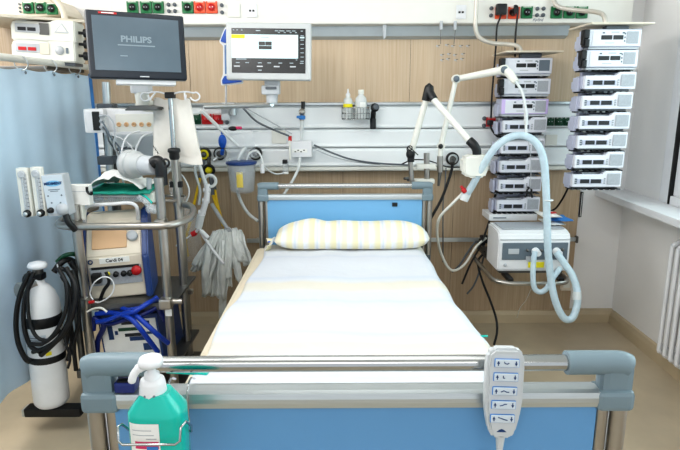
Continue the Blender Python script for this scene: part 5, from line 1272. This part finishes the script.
for pts, r, m, lab in (
    (((57, 262, 2.45), (64, 256, 2.45), (72, 254, 2.46), (80, 256, 2.5)), .010, 'dgreen', 'dark green cable arching behind the cylinder valve'),
    (((54, 272, 2.42), (62, 262, 2.44), (70, 260, 2.48), (78, 268, 2.52), (80, 290, 2.52)), .014, 'rubber', 'thick black cable arching from the valve to the cart'),
    (((60, 268, 2.40), (68, 272, 2.40), (73, 284, 2.38), (71, 300, 2.36), (68, 330, 2.36), (66, 345, 2.36)), .010, 'rubber', 'black cable running down right of the cylinder tank'),
    (((62, 330, 2.33), (66, 344, 2.31), (70, 358, 2.31), (68, 368, 2.31)), .006, 'rubber', 'thin dark cable end dangling beside the cylinder base'),
    (((57, 264, 2.38), (60, 275, 2.37), (66, 286, 2.36), (69, 300, 2.35)), .003, 'lgrey', 'thin pale line falling from the mixer over the black hoses')):
    tag(MB().tube(spline(ats(pts)), r, m, 9).build('power_cable'), lab, 'cable')

# ================================================================ hoses and suction gear on the panel
for pts, lab in ((((204, 160, 3.5), (200, 178, 3.46), (195, 200, 3.44), (190, 222, 3.44), (186, 240, 3.45), (188, 256, 3.48)), 'yellow gas hose falling straight from the second outlet'),
                 (((213, 174, 3.48), (215, 190, 3.44), (218, 206, 3.42), (222, 220, 3.42), (226, 232, 3.42)), 'yellow gas hose curving right behind the grey cuffs'),
                 (((210, 174, 3.46), (213, 195, 3.42), (220, 214, 3.40), (223, 226, 3.4)), 'short yellow hose beside the curving one')):
    o = MB().tube(spline(ats(pts)), .0085, 'yellow', 10).build('gas_hose'); tag(o, lab, 'hose', 'yellow gas hoses')
    MB().tube(spline(ats(pts[:2]), 4), .011, 'dgrey', 10).build('hose_sleeve', o)
gs = thing('hose_coupling', 'black ring coupling hanging just below the supply panel', 'coupling', at(209, 175, 3.46))
MB().ring(at(209, 170, 3.48), (0, 1, .1), .03, .009, 'black').lathe(at(209, 170, 3.5), [(.024, 0), (.024, .02), (.012, .03), (.0005, .03)], 'yel_lab', (0, -1, 0), 20).build('ring_body', gs)
MB().cyl(at(209, 164, 3.5), at(209, 158, 3.53), .012, 'dsteel').cyl(at(213, 161, 3.49), at(217, 158, 3.5), .011, 'alu').build('connector', gs)
tag(MB().ball(at(222.5, 141.5, 3.47), .034, 'bulb', (.75, .75, 1.3)).cyl(at(222.5, 150, 3.47), at(222, 154, 3.49), .012, 'bulb').cyl(at(222.5, 134, 3.47), at(222.5, 131, 3.47), .01, 'bulb').build('rubber_bulb'), 'bright blue rubber bulb hanging on the panel under the red sockets', 'bulb')
# suction canister
ysu = 3.35
q = at(242, 178, ysu)
su = thing('suction_canister', 'clear suction canister with blue lid hanging below the supply panel', 'canister', (q.x, ysu, at(0, 193, ysu).z))
zb1, zt1_ = at(243, 192, ysu).z, at(243, 163, ysu).z
MB().lathe((q.x, ysu, zb1), [(.062, 0), (.072, .008), (.086, zt1_-zb1), (.083, zt1_-zb1), (.069, .012), (.0005, .012)], 'clear', (0, 0, 1), 30).build('jar', su)
MB().lathe((q.x, ysu, zt1_), [(.089, -.006), (.093, 0), (.092, .008), (.07, .013), (.03, .014), (.0005, .014)], 'canlid', (0, 0, 1), 30, 1, 1).build('lid', su, 'blue lid')
MB().surf(lambda i, j: Vector((q.x+.075*math.sin(-.25+.5*i), ysu-.081*math.cos(-.25+.5*i), zb1+.04+.09*j)), 6, 1, 'yellow_s').build('scale_strip', su, 'yellow scale strip')
MB().tube(spline(ats([(246, 160, ysu), (250, 153, ysu), (256, 151, ysu+.02), (261, 156, ysu), (263, 166, ysu-.03), (262, 173, ysu-.03)]), 6), .0065, 'milky', 10).cyl(at(262, 164, ysu-.03), at(262.5, 173, ysu-.03), .013, 'white').build('lid_tube', su)
MB().tube(spline(ats([(238, 160, ysu), (241, 153, ysu), (245, 148, ysu+.03)]), 5), .011, 'milky', 10).build('lid_spout', su)
# clear film bags above
def film(pts, Y, seed, m, lab, nm='clear_pouch'):
    cs_ = ats(pts, Y)
    def fn(i, j):
        p = cs_[0].lerp(cs_[1], i).lerp(cs_[3].lerp(cs_[2], i), j)
        return p+Vector((.012*noise.noise(Vector((i*4, j*4, seed))), .04*noise.noise(Vector((i*3, j*3, seed+4)))-.04*math.sin(PI*i)*math.sin(PI*j), .01*noise.noise(Vector((i*5, j*3, seed+9)))))
    o = MB().surf(fn, 16, 16, m).build(nm); tag(o, lab, 'pouch'); return o
film([(226, 138), (252, 131), (257, 157), (224, 162)], 3.42, 3, 'clear', 'crumpled clear plastic pouch above the suction canister')
film([(169, 178), (193, 205), (206, 262), (186, 262)], 3.3, 6, 'clear', 'clear plastic film hanging behind the tall pole')
tag(MB().cyl(at(201, 110, 3.3), at(238, 146, 3.38), .012, 'milky', .008).build('suction_wand'), 'long white suction wand leaning diagonally across the red sockets', 'wand')
for i_, (u, v) in enumerate(((232, 128), (238, 128))):
    pass
tag(MB().ball(at(233, 128.5, 3.46), .018, 'black', (1.6, 1, .8)).cyl(at(236, 128, 3.46), at(241, 128, 3.44), .009, 'pink').build('luer_tap'), 'small black and pink tap above the clear pouch', 'tap')
# hanging catheter mount with Y pieces
cm = thing('catheter_mount', 'white jointed breathing connector chain with red cap hanging from the panel', 'breathing connector', at(205, 200, 3.2))
y7 = 3.2
MB().tube(spline(ats([(193, 151, y7+.1), (199, 164, y7+.05), (203, 176, y7), (206, 184, y7)]), 6), .011, 'milky', 12).build('upper_tube', cm)
MB().ring(at(210, 181, y7), (0, 1, 0), .033, .010, 'milky').build('y_loop', cm)
MB().tube(spline(ats([(207, 184, y7), (207, 196, y7), (204, 208, y7), (200, 221, y7)]), 6), [.017, .018]*9+[.014], 'white', 12).build('elbow', cm)
for u, v in ((207, 190), (206, 200), (202, 212)): MB().cyl(at(u-3.5, v, y7), at(u+3.5, v+1, y7), .014, 'white').build('side_port', cm)
MB().cyl(at(201, 215, y7), at(198.5, 228, y7), .024, 'milky', .02).build('filter', cm)
MB().tube(ats([(199, 227, y7), (203, 236, y7-.02), (212, 249, y7-.06), (224, 264, y7-.1)]), [.008, .008, .009, .009], 'white', 10).cyl(at(201, 231, y7-.02), at(208, 238, y7-.03), .014, 'white').build('tail_tube', cm)
MB().cyl(at(192, 234.5, y7), at(196, 232.5, y7), .016, 'red').build('cap', cm, 'red cap')
MB().tube(spline(ats([(196, 232, y7), (199, 228, y7)])+[at(200, 226, y7)], 3), .008, 'white').build('cap_link', cm)
tag(MB().tube(spline(ats([(176, 246, 3.1), (184, 240, 3.15), (191, 235, 3.19)])), .004, 'lgrey', 8).build('thin_tube'), 'thin clear tube from the red cap toward the tall pole', 'tube')
tag(MB().tube(spline(ats([(197, 150, 3.4), (195, 170, 3.3), (200, 190, 3.26), (199, 205, 3.22)])), .008, 'tube_clear', 8).build('clear_tube'), 'clear tube beside the upper part of the connector chain', 'tube')
# bundle of grey cuffs: strips hanging from one hook
random.seed(12)
hk = thing('cuff_hook', 'white plastic hook strap above the grey cuff bundle', 'hook', at(222, 224, 3.35))
MB().tube(spline(ats([(212, 204, 3.42), (218, 214, 3.38), (225, 225, 3.34), (229, 232, 3.32)]), 5), .012, 'lgrey', 8).ring(at(228, 231, 3.32), (0, 1, 0), .02, .006, 'lgrey').build('hook_strap', hk)
strips = []
for i_ in range(13):
    t = i_/12
    top = at(214+20*t, 229+6*abs(t-.4), 3.32); bot = at(193+44*t+random.uniform(-2, 2), (266 if t < .3 else 286 if t < .9 else 276)+random.uniform(-8, 12), 3.24+random.uniform(-.05, .04))
    strips.append((top, bot, .030+.012*random.random()))
for top, bot, wd_ in [(at(234, 228, 3.30), at(243, 262, 3.24), .05), (at(240, 230, 3.30), at(249, 266, 3.26), .05), (at(222, 240, 3.22), at(222, 300, 3.22), .038), (at(208, 240, 3.22), at(205, 297, 3.22), .036), (at(228, 250, 3.25), at(222, 318, 3.25), .032)]:
    strips.append((top, bot, wd_))
pos = ['far left', 'left', 'leftmost inner', 'inner left', 'left middle', 'middle left', 'middle', 'middle right', 'right middle', 'inner right', 'right inner', 'right', 'far right']
for n_, (top, bot, wd_) in enumerate(strips):
    sd = n_*1.7
    def fn(i, j):
        p = top.lerp(bot, j); w_ = wd_*(.45+.55*min(1, j*2.2))
        return p+Vector(((i-.5)*w_*2*.62+.008*noise.noise(Vector((j*3, i*2, sd))), -.035*math.sin(PI*j)+.022*math.sin(i*PI*2+sd)*.5+.014*noise.noise(Vector((j*5, i*4, sd+3))), .012*noise.noise(Vector((i*3, 0, sd)))*j))
    o = MB().surf(fn, 8, 16, 'cuff').build('pressure_cuff'); s_ = o.modifiers.new('thick', 'SOLIDIFY'); s_.thickness = .006
    tag(o, 'crumpled grey pressure cuff in the bundle hanging left of the bed', 'cuff', 'grey cuffs hanging left of the bed')

# ================================================================ light
sc = bpy.context.scene
wld = bpy.data.worlds.new('world'); sc.world = wld; wld.use_nodes = True
wld.node_tree.nodes['Background'].inputs['Color'].default_value = (.90, .95, 1, 1)
wld.node_tree.nodes['Background'].inputs['Strength'].default_value = 1.2
def area(name, loc, tgt, sx, sy, power, col=(1, 1, 1)):
    d = bpy.data.lights.new(name, 'AREA'); d.shape = 'RECTANGLE'; d.size = sx; d.size_y = sy; d.energy = power; d.color = col
    o = bpy.data.objects.new(name, d); C.objects.link(o); o.location = loc
    o.rotation_euler = (Vector(tgt)-Vector(loc)).to_track_quat('-Z', 'Y').to_euler(); return o
area('window_daylight', (2.5, 1.6, 1.9), (0, 1.6, 1.0), 2.6, 1.6, 85, (.93, .97, 1))
area('ceiling_lamp_and_fill', (.1, 1.5, ZC-.02), (.1, 1.5, 0), 1.2, 2.0, 14, (1, .985, .96))
area('ceiling_lamp_and_fill', (-2.6, 2.2, ZC-.05), (1.5, 2.4, .9), 1.0, 1.5, 75, (1, .985, .96))  # fill from the left bay, aimed across to brighten the right wall
area('ceiling_lamp_and_fill', (-.2, -1.2, ZC-.03), (-.2, 2.6, .9), 2.6, 1.0, 36, (1, .99, .975))  # added front fill from behind the camera, lifts surfaces facing it
area('ceiling_lamp_and_fill', (-1.0, 1.3, ZC-.06), (1.9, 2.7, .7), 1.4, .8, 42, (1, .99, .98))  # added with no visible fitting, only to brighten the right wall
sc.view_settings.view_transform = 'Standard'; sc.view_settings.look = 'Medium High Contrast'; sc.view_settings.exposure = -0.44
